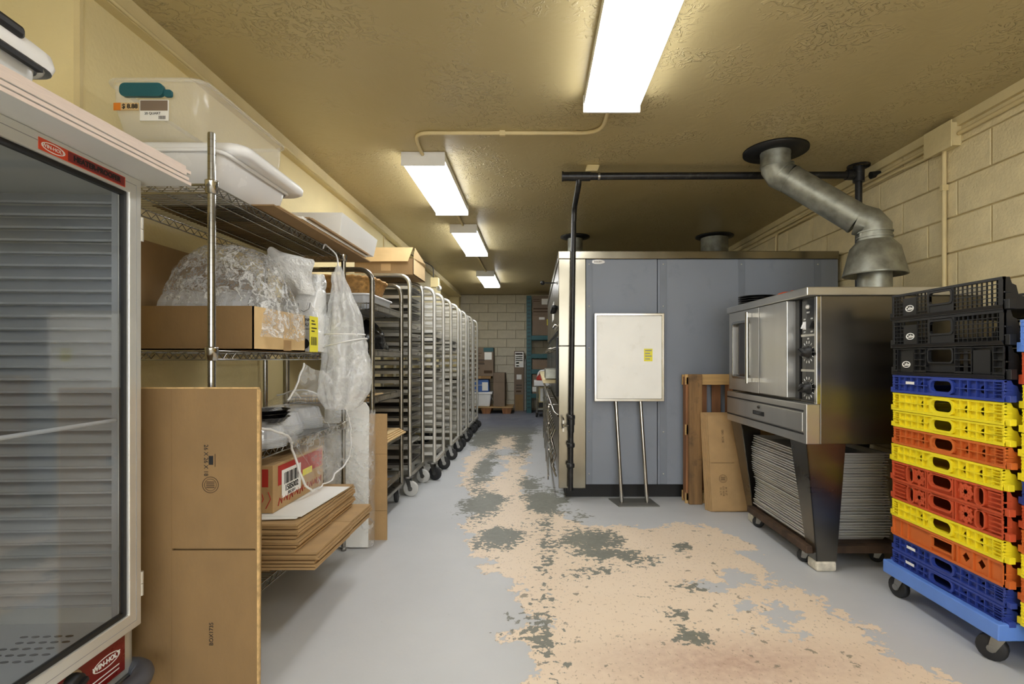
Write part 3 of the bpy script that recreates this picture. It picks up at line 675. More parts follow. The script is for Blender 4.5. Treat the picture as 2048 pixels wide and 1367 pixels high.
# legs: two bent plates in an L that taper down
def leg(cx, cy, sx, sy):
    t_ = MB(); k = .006
    P = lambda x, y, z: (cx+x*sx, cy+y*sy, z)
    tx, ty = .20, .17; bx_, by_ = .09, .07; wx_, wy_ = .195, .16         # the corner leans inwards as the plates taper
    t_.hexa([P(bx_,by_,.055),P(wx_,by_,.055),P(wx_,by_+k,.055),P(bx_,by_+k,.055)],[P(0,0,ZB),P(tx,0,ZB),P(tx,k,ZB),P(0,k,ZB)])
    t_.hexa([P(bx_,by_,.055),P(bx_+k,by_,.055),P(bx_+k,wy_,.055),P(bx_,wy_,.055)],[P(0,0,ZB),P(k,0,ZB),P(k,ty,ZB),P(0,ty,ZB)])
    o = t_.build('leg', M['steel_dark'], co)
    q = [P(bx_-.004,by_-.004,0), P(wx_,by_-.004,0), P(wx_,wy_,0), P(bx_-.004,wy_,0)]
    f_ = MB(); f_.hexa([(x,y,0) for x,y,_ in q], [(x,y,.055) for x,y,_ in q]); f_.build('foot', M['concrete_foot'], o, bevel=.012)
leg(PX+.004, Y0+.004, 1, 1); leg(PX+.004, Y1-.07, 1, -1); leg(BX-.004, Y0+.004, -1, 1); leg(BX-.004, Y1-.07, -1, -1)
# things on top of it
for k, (z) in enumerate([ZT+.001+.0145*i for i in range(4)]):
    dsh = MB(); dsh.lathe([(0,z+.004),(.095,z+.004),(.105,z+.014),(.125,z+.014),(.126,z+.011),(.109,z+.008),(.1,z),(0,z)], (1.53,3.52-.0*k,0), 32)
    tag(dsh.build('round_pan', M['black_dish']), 'black round pan in the low stack on the steel oven top', 'pan', 'stacked black round pans on the steel oven')
cdm = MB(); cdm.tube(arc_path([(1.52,3.27,ZT+.012),(1.6,3.31,ZT+.055),(1.75,3.3,ZT+.05),(1.8,3.2,ZT+.02),(1.7,3.12,ZT+.012),(1.6,3.16,ZT+.03),(1.62,3.25,ZT+.06),(1.78,3.24,ZT+.02)], .06), .012, 8)
tag(cdm.build('power_cord', M['orange_cord']), 'coiled orange cord on the steel oven top beside the black pans', 'cord')
# ------------------------------------------------------------------ sheet pans
def pan_mesh(L, W, h, m):
    b = MB(); e = .012
    b.add([(-L/2+.02,-W/2+.02,.001),(L/2-.02,-W/2+.02,.001),(L/2-.02,W/2-.02,.001),(-L/2+.02,W/2-.02,.001),
           (-L/2+e,-W/2+e,h),(L/2-e,-W/2+e,h),(L/2-e,W/2-e,h),(-L/2+e,W/2-e,h),
           (-L/2,-W/2,h),(L/2,-W/2,h),(L/2,W/2,h),(-L/2,W/2,h),
           (-L/2,-W/2,h-.0055),(L/2,-W/2,h-.0055),(L/2,W/2,h-.0055),(-L/2,W/2,h-.0055),
           (-L/2+e,-W/2+e,h-.0055),(L/2-e,-W/2+e,h-.0055),(L/2-e,W/2-e,h-.0055),(-L/2+e,W/2-e,h-.0055)],
          [(0,1,2,3)]+[(i,(i+1)%4,4+(i+1)%4,4+i) for i in range(4)]+[(4+i,4+(i+1)%4,8+(i+1)%4,8+i) for i in range(4)]+[(8+i,8+(i+1)%4,12+(i+1)%4,12+i) for i in range(4)]+[(12+i,12+(i+1)%4,16+(i+1)%4,16+i) for i in range(4)])
    return b.mesh('sheet_pan', m)
dl = thing('pan_dolly', 'low rusty dolly carrying the sheet pans under the steel oven', 'dolly', (1.75,3.1,0))
g = MB()
for y in (2.74, 3.46): g.box(1.48, 1.94, y-.02, y+.02, .085, .125)
for x in (1.46, 1.94): g.box(x-.02, x+.02, 2.72, 3.48, .085, .125)
g.build('frame', M['rust'], dl, bevel=.004)
MB().box(1.49, 1.91, 2.76, 3.44, .115, .127).build('deck', M['rust'], dl)
for x, y in ((1.50,2.82),(1.50,3.40),(1.90,2.82),(1.90,3.40)): caster(dl, x, y, .087, .036, .9, wide=.026)
pm = pan_mesh(.46, .66, .025, M['pan_alu'])
rng = random.Random(5)
for k in range(32):
    z = .129+k*.0146; dx = rng.uniform(-.004,.004); dy = rng.uniform(-.004,.004)
    o = inst(pm, 'sheet_pan', None, (1.70+dx+.012*math.sin(k*.21), 3.12+dy, z), (0, (.004 if k % 9 == 4 else 0), rng.uniform(-.006,.006)))
    tag(o, 'aluminium sheet pan in the tall stack under the steel oven', 'sheet pan', 'sheet pans stacked on the dolly under the steel oven')
# ------------------------------------------------------------------ whiteboard on a steel floor stand
ws = thing('sign_stand', 'white board in a steel frame on a two-legged floor stand', 'sign', (.78,3.97,0))
b0, b1 = at(1188,802,4.03), at(1328,626,4.03)
g = MB(); g.plate([[(at(1219,992,4.03).x,4.085),(at(1303,992,4.03).x,4.085),(.945,3.875),(.635,3.875)]], .008, XY(.0)); g.build('base_plate', M['plate_grey'], ws)
bx0, bx1, bz0, bz1 = b0.x, b1.x, b0.z, b1.z
for (xt, xb) in ((.632,.672),(.826,.868)):
    MB().tube([(xb,3.965,.008),(xt,4.045,bz0+.1)], .0155, 12).build('leg', M['chrome'], ws)
MB().box(bx0+.01, bx1-.01, 4.02, 4.036, bz0+.01, bz1-.01).build('board', M['whiteboard'], ws)
fr = MB(); fr.plate([rect(bx0,bx1,bz0,bz1), rect(bx0+.022,bx1-.022,bz0+.022,bz1-.022)], .03, XZ(4.012)); fr.build('frame', M['chrome'], ws, bevel=.004)
lp0, lp1 = at(1288,722,4.02), at(1305,697,4.02)
lb = MB().box(lp0.x, lp1.x, 4.0185, 4.02, lp0.z, lp1.z).build('sticker', M['yellow_label'], ws, label='small yellow sticker')
for k in range(4): MB().box(lp0.x+.008, lp1.x-.008-.012*(k % 2), 4.0178, 4.0185, lp1.z-.018-k*.022, lp1.z-.010-k*.022).build('print', M['print_grey'], lb)
# ------------------------------------------------------------------ wooden pallet standing on edge + flattened boxes
pa = thing('wooden_pallet', 'old wooden pallet standing on edge beside the blue-grey oven', 'pallet', (1.35,4.0,0))
MB().box(1.185, 1.285, 3.93, 3.965, 0, 1.0).build('stringer', M['wood'], pa, bevel=.004)
MB().box(1.17, 1.205, 3.968, 4.05, .02, .98).build('stringer', M['wood_red'], pa, bevel=.004)
MB().box(1.50, 1.535, 3.968, 4.05, .02, .98).build('stringer', M['wood_red'], pa, bevel=.004)
MB().box(1.84, 1.875, 3.968, 4.05, .02, .98).build('stringer', M['wood_red'], pa, bevel=.004)
for z in (.0, .53, .918): MB().box(1.165, 1.90, 3.968-.0, 3.968+.018, z, z+.082).build('deck_board', M['wood_light'], pa, bevel=.003)
for z in (.0, .915): MB().box(1.165, 1.90, 4.052, 4.07, z, z+.08).build('deck_board', M['wood_light'], pa, bevel=.003)
for x in (1.29, 1.40, 1.62, 1.72): MB().box(x, x+.07, 4.052, 4.066, .085, .912).build('deck_board', M['wood_red'], pa, bevel=.003)
def emblem(parent, c, r, m, face):
    mp = XZ if face == '-Y' else YZ
    a, b_, pl = (c[0], c[2], c[1]) if face == '-Y' else (c[1], c[2], c[0])
    e = MB()
    for r1, r2 in ((r, r*.93), (r*.74, r*.69)): e.plate([ell(a,b_,r1,r1,24), ell(a,b_,r2,r2,24)], -.0006, mp(pl))
    for k in range(4): e.plate([rect(a-r*.5, a+r*.5, b_+r*(.34-k*.22)-r*.05, b_+r*(.34-k*.22)+r*.05)], -.0006, mp(pl))
    return e.build('emblem', m, parent)
for k in range(6):
    y = 3.795-k*.012; z1 = .72-k*.004; x0 = 1.262+.006*k; x1 = 1.60-.006*k
    o = MB(); sl = rect(x0+.012, x1-.10, .352, .356)
    o.plate([rect(x0,x1,.002 if k < 5 else .012,z1), sl], .008, XZ(0))
    ob = o.build('flattened_box', M['cardboard']); ob.location = (0, y, 0)
    if k < 5: tag(ob, 'flattened tan carton in the sheaf leaning against the pallet', 'cardboard', 'flattened cartons leaning against the pallet')
    else:
        tag(ob, 'front flattened tan carton with round emblem leaning against the pallet', 'cardboard')
        ob.location = (0,0,0)
        emblem(ob, (1.385, -.0004, .24), .03, M['print'], '-Y')
        for j in range(3): text(('ECT 32','BOX CO','27 X 18')[j], ob, (1.365+j*.02, -.0008, .15), .018, M['print'], '-Y', PI/2)
        text('BOX 1085', ob, (1.40, -.0008, .55), .022, M['print'], '-Y', PI/2)
        ob.location = (0, y, 0)
    ob.rotation_euler = (-math.atan(.11/.72), 0, 0)
# ------------------------------------------------------------------ bread crates on blue dollies
CL, CW = .575, .54
def end_profile(h, lug):
    """stepped outline of an end wall, (x, z): high corner, then down in steps to the low middle"""
    half = [(0,0),(0,h),(.026,h),(.034,h*.80),(.050,h*.74),(.058,h*.46),(.075,h*.40)]
    return half+[(CW-x, z) for x, z in half[::-1]]
def crate(kind, h, m, label, loc, logo=None, lug=False):
    r = thing('bread_crate', label, 'crate', loc, group=None)
    h = h-.002; B_ = lambda b, n, p=r, bev=0, lab=None, mm=None: b.build(n, mm or m, p, bevel=bev, label=lab, world=False)
    mirror = lambda b: b
    for side in (0, 1):
        fx = (lambda d: d) if side == 0 else (lambda d: CW-d)      # depth d inwards from the outer face
        def bx(b, d0, d1, y0, y1, z0, z1): 
            a_, c_ = sorted((fx(d0), fx(d1))); b.box(a_, c_, y0, y1, z0, z1)
        P = lambda d: ((lambda u, v, w_: (fx(d+w_), u, v)))
        b = MB(); rib = MB(); fine = side == 0
        if kind == 'tray':
            hh = rrect(.232,.342,h*.24,h*.80,h*.26,4)
            holes = [hh]+[ell(c_, h*.5, .017, h*.20, 10) for c_ in (.167,.093,.396)]
            b.plate([rect(.002,CL-.002,.0,h)]+holes, .004, P(.012))
            for v0, v1 in ((0,.010),(h*.5-.002,h*.5+.002),(h-.008,h)):
                if v0 > .02 and v1 < h-.02:
                    for ya, yb in ((0,.214),(.36,CL)): bx(rib,0,.013,ya,yb,v0,v1)
                else: bx(rib,0,.013,0,CL,v0,v1)
            for k in range(16):
                y = .001+k*(CL-.006)/15
                if .225 < y < .345: continue
                bx(rib,.0012,.0125,y,y+.004,.0008,h-.0008)
            for k in range(5): bx(rib,0,.013,.0,.055,h*(.14+.16*k),h*(.14+.16*k)+.0025); bx(rib,0,.013,CL-.03,CL,h*(.14+.16*k),h*(.14+.16*k)+.0025)
            rib.plate([rrect(.222,.352,h*.12,h*.90,h*.32,4), hh], .012, P(.0))
        elif kind == 'lattice':
            hh = rect(.232,.345,h*.44,h*.84)
            for y0, y1 in ((.0,.018),(.218,.232),(.345,.358),(CL-.008,CL)): bx(b,.002,.012,y0,y1,.012,h)
            bx(b,.004,.010,.218,.358,.014,h*.42)
            bx(b,.0,.014,0,CL,h-.010,h)
            bx(b,.002,.012,0,CL,.0,.014)
            lg = (CL-.155,CL-.075); bx(b,.002,.010,lg[0],lg[1],.012,h*.80)
            b.plate([rrect(.222,.355,h*.38,h*.90,.016), rrect(.232,.345,h*.44,h*.84,.012)], .014, P(-.001))
            for k in range(27):
                y = .004+k*(CL-.010)/26
                if .228 < y < .35 or lg[0] < y < lg[1]: continue
                bx(rib,.004,.010,y,y+.0028,.012,h-.008)
            for k in range(1, 6):
                z = .012+k*(h-.022)/6
                bx(rib,.003,.009,0,.225,z,z+.0028); bx(rib,.003,.009,.352,lg[0],z,z+.0028); bx(rib,.003,.009,lg[1],CL,z,z+.0028)
            # sloping lip along the foot
            a0, a1 = fx(-.006), fx(.012); 
            b.hexa([(fx(.012),0.,.0),(fx(.012),CL,.0),(fx(.004),CL,.0),(fx(.004),0.,.0)], [(fx(.012),0.,.019),(fx(.012),CL,.019),(fx(-.007),CL,.015),(fx(-.007),0.,.015)])
        elif kind == 'slatted':
            hh = rrect(.235,.36,h*.50,h*.92,.012)
            b.plate([rect(.0,CL,.0,h), hh, rect(.405,.425,h*.2,h*.8), rect(.15,.17,h*.2,h*.85), rect(.19,.21,h*.2,h*.85)], .004, P(.012))
            b.plate([rrect(.228,.367,h*.45,h*.97,.016), hh], .013, P(.0))
            for z in (.0, h*.14, h*.34, h*.56, h*.78, h-.006): 
                for ya, yb in ((0,.05),(.14,.222),(.372,.44),(CL-.026,CL)): bx(rib,0,.013,ya,yb,z,z+.004)
            for y in (.0,.045,.14,.218,.372,.405,.44,CL-.028,CL-.004): bx(rib,.0012,.0125,y,y+.004,.0008,h-.0008)
            for z in (0, h*.17, h-.006): bx(rib,.002,.013,0,CL,z,z+.0035)
            b.hexa([(fx(.012),0.,.0),(fx(.012),CL,.0),(fx(.004),CL,.0),(fx(.004),0.,.0)], [(fx(.012),0.,.018),(fx(.012),CL,.018),(fx(-.006),CL,.014),(fx(-.006),0.,.014)])
        elif kind == 'star':
            hh = rrect(.232,.345,h*.34,h*.86,h*.22)
            ov_ = [rrect(c_-.018,c_+.018,h*.14,h*.88,.017) for c_ in (.098,CL-.115)]
            b.plate([rect(.0,CL,0,h), hh]+ov_, .004, P(.012))
            rib.plate([rrect(.224,.353,h*.26,h*.94,h*.28), hh], .012, P(0))
            for o_, c_ in zip(ov_, (.098,CL-.115)): rib.plate([rrect(c_-.024,c_+.024,h*.08,h*.95,.022), o_], .012, P(0))
            for y in (.0,.21,.222,.355,.367,CL-.005): bx(rib,.0012,.0125,y,y+.005,.0008,h-.0008)
            for z0 in (0, h-.008): bx(rib,0,.013,0,CL,z0,z0+.008)
            for c_ in (.165, .41):
                for a in range(4):
                    dy, dz = math.cos(a*PI/4)*.036, math.sin(a*PI/4)*h*.42
                    rib.bar((fx(.006),c_-dy,h*.5-dz),(fx(.006),c_+dy,h*.5+dz), .010, .004, up=(1,0,0))
                q = [(c_+.026*math.cos(k*PI/4), h*.5+h*.3*math.sin(k*PI/4)) for k in range(8)]
                for k in range(8): rib.bar((fx(.006),*q[k]),(fx(.006),*q[(k+1)%8]), .010, .003, up=(1,0,0))
            for k in range(1, 5): bx(rib,0,.013,.0,.06,h*k*.2,h*k*.2+.004); bx(rib,0,.013,CL-.08,CL,h*k*.2,h*k*.2+.004)
        else:                                                       # plain
            hh = rect(.228,.335,h*.34,h*.80)
            dm = [[(c_-.017,h*.5),(c_,h*.5-.02),(c_+.017,h*.5),(c_,h*.5+.02)] for c_ in (.17,.098)]
            b.plate([rect(.0,CL,0,h), hh]+dm, .004, P(.008))
            for y in (.0,.058,.128,.20,.222,.34,CL-.10,CL-.055,CL-.005): bx(rib,0,.009,y,y+.005,0,h)
            for z0 in (0, h-.009): bx(rib,-.001,.009,0,CL,z0,z0+.009)
            rib.plate([rect(.220,.343,h*.28,h*.88), hh], .009, P(-.001))
        sw = B_(b, 'side_wall', bev=.0008 if kind != 'lattice' else 0)
        B_(rib, 'rib_grid', sw)
        if side == 0 and logo:
            lg = MB(); cy_, cz_ = (CL-(.085 if kind == 'slatted' else .115), h*.40) if kind in ('lattice','slatted') else (CL-.115, h*.6)
            if kind == 'tray': lg.plate([rect(cy_-.026,cy_+.026,cz_-.006,cz_+.006)], -.001, YZ(-.0005))
            else: lg.plate([ell(cy_,cz_,.026,.015,24), ell(cy_,cz_,.0225,.0115,24)], -.001, YZ(.0015))
            lo = lg.build('logo', M['paper'], sw, world=False)
            if kind != 'tray':
                cu = text(logo, lo, (0,0,0), .019, M['paper'], '-X', bold=.0004); cu.location = (.001, cy_, cz_)
            if kind == 'slatted': MB().plate([rect(cy_-.040,cy_+.036,.016,h-.02)], .003, YZ(.0035)).build('logo_plate', m, sw, world=False); MB().plate([rect(.06,.135,.018,h-.015)], .003, YZ(.003)).build('blank_plate', m, sw, world=False)
    for y0 in (0, CL-.010):
        e = MB(); e.plate([end_profile(h, lug)], .010, lambda u, v, w_: (.0025+u*(CW-.005)/CW, y0+w_, .0005+v*(h-.001)/h))
        for x0 in (0, CW-.03):
            for z in (h*.25, h*.5): e.box(x0+.004, x0+.03, y0-.004 if y0 == 0 else y0+.01, y0 if y0 == 0 else y0+.014, z, z+.006)
        # lug flange stepping out from the corner
        ys = -.020 if y0 == 0 else CL+.020; yy0, yy1 = sorted((ys, y0 if y0 == 0 else CL))
        e.box(.006,.03,yy0,yy1,0,h*.30); e.box(CW-.03,CW-.006,yy0,yy1,0,h*.30)
        B_(e, 'end_wall', bev=.0015)
    f = MB(); f.box(.010,CW-.010,.008,CL-.008,.004,.008)
    B_(f, 'floor_panel')
    return r
CX, CY = 1.697, 1.855
stack = [('tray',.155,.222,'crate_blue','dark blue bread crate at the very bottom of the stack, on the pale blue dolly','x'),
 ('tray',.222,.292,'crate_blue','dark blue bread crate under the plain orange crate',None),
 ('plain',.292,.382,'crate_orange','plain orange bread crate with two diamond holes',None),
 ('tray',.382,.462,'crate_yellow','yellow bread crate directly above the plain orange crate',None),
 ('star',.462,.552,'crate_red','lower of the two red-orange bread crates with star ribs',None),
 ('star',.552,.642,'crate_red','upper of the two red-orange bread crates with star ribs',None),
 ('tray',.642,.722,'crate_yellow','yellow bread crate between the red-orange and the brownish orange crates',None),
 ('tray',.722,.802,'crate_orange','brownish orange grid bread crate under two yellow crates',None),
 ('tray',.802,.878,'crate_yellow','lower of the two yellow bread crates below the blue one',None),
 ('tray',.878,.963,'crate_yellow','upper of the two yellow bread crates, directly below the blue one',None),
 ('tray',.963,1.045,'crate_blue','dark blue bread crate under the black crates',None),
 ('slatted',1.045,1.17,'crate_black','lowest of the three black bread crates with oval logos','Calise'),
 ('lattice',1.17,1.30,'crate_black','middle of the three black bread crates with oval logos','Calise'),
 ('lattice',1.30,1.42,'crate_black','topmost black bread crate on the near left stack','Calise')]
rng = random.Random(11)
for k, (kd, z0, z1, mm, lab, logo) in enumerate(stack):
    crate(kd, z1-z0, M[mm], lab, (CX+rng.uniform(-.005,.004), CY+rng.uniform(-.004,.004), z0), logo or ('x' if (kd == 'tray' and mm == 'crate_blue') else None))
stack2 = [('crate_yellow','bottom yellow crate of the stack cut off by the right edge'),('crate_orange','lowest orange crate of the stack cut off by the right edge'),('crate_yellow','yellow crate between two orange ones at the right edge'),('crate_orange','orange crate below the red one at the right edge'),('crate_red','red-orange crate under the blue one at the right edge'),
 ('crate_blue','dark blue crate in the middle of the stack at the right edge'),('crate_yellow','first yellow crate above the dark blue one at the right edge'),('crate_yellow','second yellow crate above the dark blue one at the right edge'),('crate_yellow','third yellow crate above the dark blue one at the right edge'),('crate_yellow','topmost yellow crate of the stack at the right edge'),('crate_red','red-orange crate near the top of the stack at the right edge'),('crate_sky','pale blue crate on top of the stack at the right edge')]
zz = .175
for k, (mm, lab) in enumerate(stack2):
    hgt = .085 if k < 10 else .115
    crate('tray' if k < 10 else 'star', hgt, M[mm], lab, (1.722+rng.uniform(-.004,.006), 1.815-CL+rng.uniform(-.003,.003), zz), None, True); zz += hgt+ (.0005 if k != 6 else .02*0)
def dolly(x0, y0, L, W, label):
    r = thing('crate_dolly', label, 'dolly', (x0+W/2, y0+L/2, 0)); m = M['crate_sky']
    b = MB(); b.plate([rect(x0,x0+W,y0,y0+L), rect(x0+.03,x0+W-.03,y0+.03,y0+L-.03)], .060, XY(.105)); b.box(x0+.03,x0+W-.03,y0+.03,y0+L-.03,.105,.128)
    b.build('frame', m, r, bevel=.004)
    for x, y, yw in ((x0+.055,y0+.055,.7),(x0+.055,y0+L-.06,.2),(x0+W-.06,y0+.06,.3),(x0+W-.06,y0+L-.06,1.)): caster(r, x, y, .106, .048, yw, wide=.034)
    return r
dolly(1.664, 1.838, .612, .60, 'pale blue plastic dolly under the near crate stack')
dolly(1.79, 1.22, .60, .60, 'pale blue dolly under the crate stack at the right edge')
# ------------------------------------------------------------------ heated holding cabinet with glass door (turned by 3 degrees)
HC = (-1.153, 1.50, 0); RZ = math.radians(3.0)
hc = thing('holding_cabinet', 'aluminium heated holding cabinet with a wide glass door', 'cabinet', HC, RZ)
def hb_(b, n, m, p=hc, bevel=0, label=None, kind=None): return b.build(n, m, p, bevel, label, kind, world=False)
# local: x = 0 is the outer door face, y = 0 the far (hinge) edge, going to y = -0.66 near; body behind x < -.035
DW, DB, DT = .66, .345, 1.64
b = MB(); b.box(-.80,-.038,-.665,-.645,.34,1.635); b.box(-.80,-.76,-.665,.0,.34,1.635)
b.box(-.80,-.038,-.0,.018,.20,1.635); b.box(-.80,-.038,-.665,.018,1.60,1.635); b.box(-.80,-.038,-.665,.018,.20,.345)
hb_(b, 'body', M['door_alu'], bevel=.003)
# corrugated far side wall: stamped tray ledges running front to back
for k in range(33):
    z = .41+k*.0362
    led = MB(); led.hexa([(-.75,-.022,z),(-.062,-.022,z),(-.062,-.002,z),(-.75,-.002,z)], [(-.75,-.003,z+.030),(-.062,-.003,z+.030),(-.062,-.0005,z+.030),(-.75,-.0005,z+.030)])
    led.box(-.75,-.066,-.024,-.018,z-.003,z+.003)
    hb_(led, 'tray_ledge', M['cab_inner'])
hb_(MB().box(-.062,-.045,-.03,-.001,.36,1.60), 'corner_post', M['cab_inner'])
hb_(MB().box(-.76,-.042,-.645,-.001,.345,.352), 'inner_floor', M['cab_inner'])
vh = MB()
for i in range(5):
    for k in range(5): vh.plate([ell(-.26+k*.030+.015*(i % 2), -.075-i*.030, .011, .005, 8)], .001, XY(.3525))
hb_(vh, 'vent_holes', M['black'])
lmp = MB(); lmp.box(-.60,-.10,-.63,-.60,1.45,1.48); hb_(lmp, 'added_fill_bar', M['cab_added_fill'])  # glowing bars out of view, added so the tray ledges show
lmp = MB(); lmp.box(-.60,-.10,-.63,-.60,.6,.63); hb_(lmp, 'added_fill_bar', M['cab_added_fill'])
# door: frame of four rails, gasket, glass
dr = MB(); st_ = .047
dr.plate([rect(-DW,0,DB,DT), rect(-DW+st_,-st_,DB+st_,DT-st_)], .034, lambda u, v, w_: (-.034+w_, u, v))
dro = hb_(dr, 'door', M['door_alu'], bevel=.003)
gr_ = MB(); gr_.plate([rect(-DW+.020,-.020,DB+.020,DT-.020), rect(-DW+.0215,-.0215,DB+.0215,DT-.0215)], .0008, lambda u, v, w_: (.0+w_, u, v)); hb_(gr_, 'frame_groove', M['print_grey'], dro)
gk = MB(); gk.plate([rect(-DW+st_,-st_,DB+st_,DT-st_), rect(-DW+st_+.012,-st_-.012,DB+st_+.012,DT-st_-.012)], .012, lambda u, v, w_: (-.020+w_, u, v)); hb_(gk, 'gasket', M['black'], dro)
hb_(MB().box(-.016,-.012,-DW+st_,-st_,DB+st_,DT-st_), 'glass_pane', M['door_glass'], dro)
hb_(MB().tube([(-.045,-.04,.945),(-.045,-DW+.06,.945)], .0055, 10), 'guard_rod', M['white_plastic'], dro)
for z in (.46, 1.50):
    h = MB(); h.tube([(-.006,.006,z-.035),(-.006,.006,z-.001)], .007, 10); h.tube([(-.006,.006,z+.001),(-.006,.006,z+.035)], .007, 10); h.box(-.012,-.004,-.012,.006,z-.03,z+.03); hb_(h, 'hinge', M['door_alu'], dro)
# red badges
bd = MB(); bd.box(.0,.0012,-.33,-.065,DT-.040,DT-.012); bdo = hb_(bd, 'name_badge', M['sign_red'], dro)
t1 = text('WIN-HOLT', bdo, (0,0,0), .012, M['paper'], '+X'); t1.location = (.0014,-.292,DT-.026)
lo = MB(); lo.plate([ell(-.292,DT-.026,.032,.011,20), ell(-.292,DT-.026,.0295,.009,20)], .0006, YZ(.0012)); lo.build('logo_ring', M['paper'], bdo, world=False)
MB().box(.0012,.0016,-.252,-.068,DT-.038,DT-.014).build('badge_strip', M['panel_red'], bdo, world=False)
t2 = text('HEATER-PROOFER', bdo, (0,0,0), .0185, M['print_black'], '+X', bold=.0008); t2.location = (.0018,-.160,DT-.026)
cp2 = hb_(MB().box(-.036,-.030,-.60,-.022,.225,.338), 'control_panel', M['panel_red'], bevel=.002)
t3 = text('WIN-HOLT', cp2, (0,0,0), .019, M['paper'], '+X', bold=.0006); t3.location = (-.0296,-.09,.287)
lo = MB(); lo.plate([ell(-.09,.287,.048,.017,24), ell(-.09,.287,.0455,.0145,24)], .0006, YZ(-.030)); lo.build('logo_ring', M['paper'], cp2, world=False)
for k in range(2): MB().box(-.030,-.0295,-.145+.01*k,-.045,.254-.012*k,.257-.012*k).build('print_line', M['paper'], cp2, world=False)
t4 = text('HEATER PROOFER', cp2, (0,0,0), .016, M['paper'], '+X'); t4.location = (-.0296,-.33,.31)
kn = MB(); kn.plate([ell(-.205,.296,.034,.034,24)], .002, YZ(-.030)); kn.build('dial_plate', M['chrome'], cp2, world=False)
kn = MB(); kn.lathe([(.028,0),(.026,.016),(.02,.02),(0,.02)], (-.028,-.205,.296), 20, 'X'); kn.bar((-.006,-.222,.288),(-.006,-.188,.304), .012, .012, up=(1,0,0)); kn.build('dial_knob', M['black'], cp2, world=False)
bm_ = MB(); bm_.tube(arc_path([(-.80,.03,.20),(-.02,.03,.20),(.02,-.02,.20),(.02,-.66,.20)], .06), .028, 12); hb_(bm_, 'bumper', M['bumper'])
hb_(MB().box(-.79,-.03,-.66,.015,.165,.2), 'base', M['zinc'])
for x, y in ((-.72,-.58),(-.72,-.06),(-.1,-.58),(-.1,-.06)): caster(hc, x, y, .166, .06, .4)
# boards lying on the cabinet and tub above
for k in range(5):
    z = 1.6405+k*.0105
    o = MB(); x1 = -1.030-.004*abs(k-2); y1 = 1.545-.016*((k*2) % 5)/2
    o.box(-1.80, x1, .72+.01*k, y1, z, z+.0098); ob = o.build('foam_board', M['foam_face'], None); MB().box(x1,x1+.0012,.72+.01*k,y1,z+.0004,z+.0094).build('cut_edge', M['foam_edge'], ob, label='pinkish cut edge')
    tag(ob, 'long white board in the sheaf lying on top of the glass-door cabinet', 'board', 'white boards stacked on the cabinet top')
def tub(name, label, cat, x0, x1, y0, y1, z0, z1, m, rim_m, taper=.03, rim=.022, rz=0, loc=None):
    c = Vector(((x0+x1)/2, (y0+y1)/2, z0)); r = thing(name, label, cat, loc or c, rz); hx, hy, hz = (x1-x0)/2, (y1-y0)/2, z1-z0
    def ring(ix, z, rad): return [Vector((u, v, z)) for u, v in rrect(-hx+ix, hx-ix, -hy+ix, hy-ix, rad, 5)]
    rows = [ring(taper+.02,.0,.03), ring(taper+.006,.004,.04), ring(taper*.5,hz*.55,.045), ring(.012,hz-.01,.05), ring(.012,hz-.001,.05)]
    b = MB(); b.grid([r_+r_[:1] for r_ in rows]); b.add(rows[0], [tuple(range(len(rows[0])))]); b.build('shell', m, r, world=False)
    b = MB(); rr = [ring(.008,hz-.012,.05), ring(0,hz-.012,.055), ring(-.003,hz-.006,.056), ring(0,hz,.055), ring(.010,hz,.05)]; b.grid([q+q[:1] for q in rr]); b.build('rim', rim_m, r, world=False)
    return r
def lid(parent, hx, hy, z, m, t=.02):
    b = MB(); rr = [[Vector((u,v,zz_)) for u, v in rrect(-hx+i_, hx-i_, -hy+i_, hy-i_, .05, 5)] for i_, zz_ in ((-.004,z-.014),(-.008,z),(-.004,z+t*.6),(.012,z+t),(.05,z+t),(.06,z+t*.7))]
    b.grid([q+q[:1] for q in rr]); b.add(rr[-1], [tuple(range(len(rr[-1])))]); return b.build('lid', m, parent, world=False)
zt = 1.6405+5*.0105
tb = tub('storage_tub', 'white plastic tub with black handle on the boards above the cabinet', 'tub', -1.49, -1.065, .61, 1.15, zt+.001, zt+.075, M['white_plastic'], M['white_plastic'], rim=.03, rz=math.radians(6))
lid(tb, .218, .275, .080, M['white_plastic'], .035)
MB().box(.205,.232,.02,.17,.092,.118).build('handle', M['black'], tb, bevel=.008, world=False, label='black handle')
MB().box(.212,.2235,.03,.22,.052,.062).build('label_print', M['print_black'], tb, world=False)
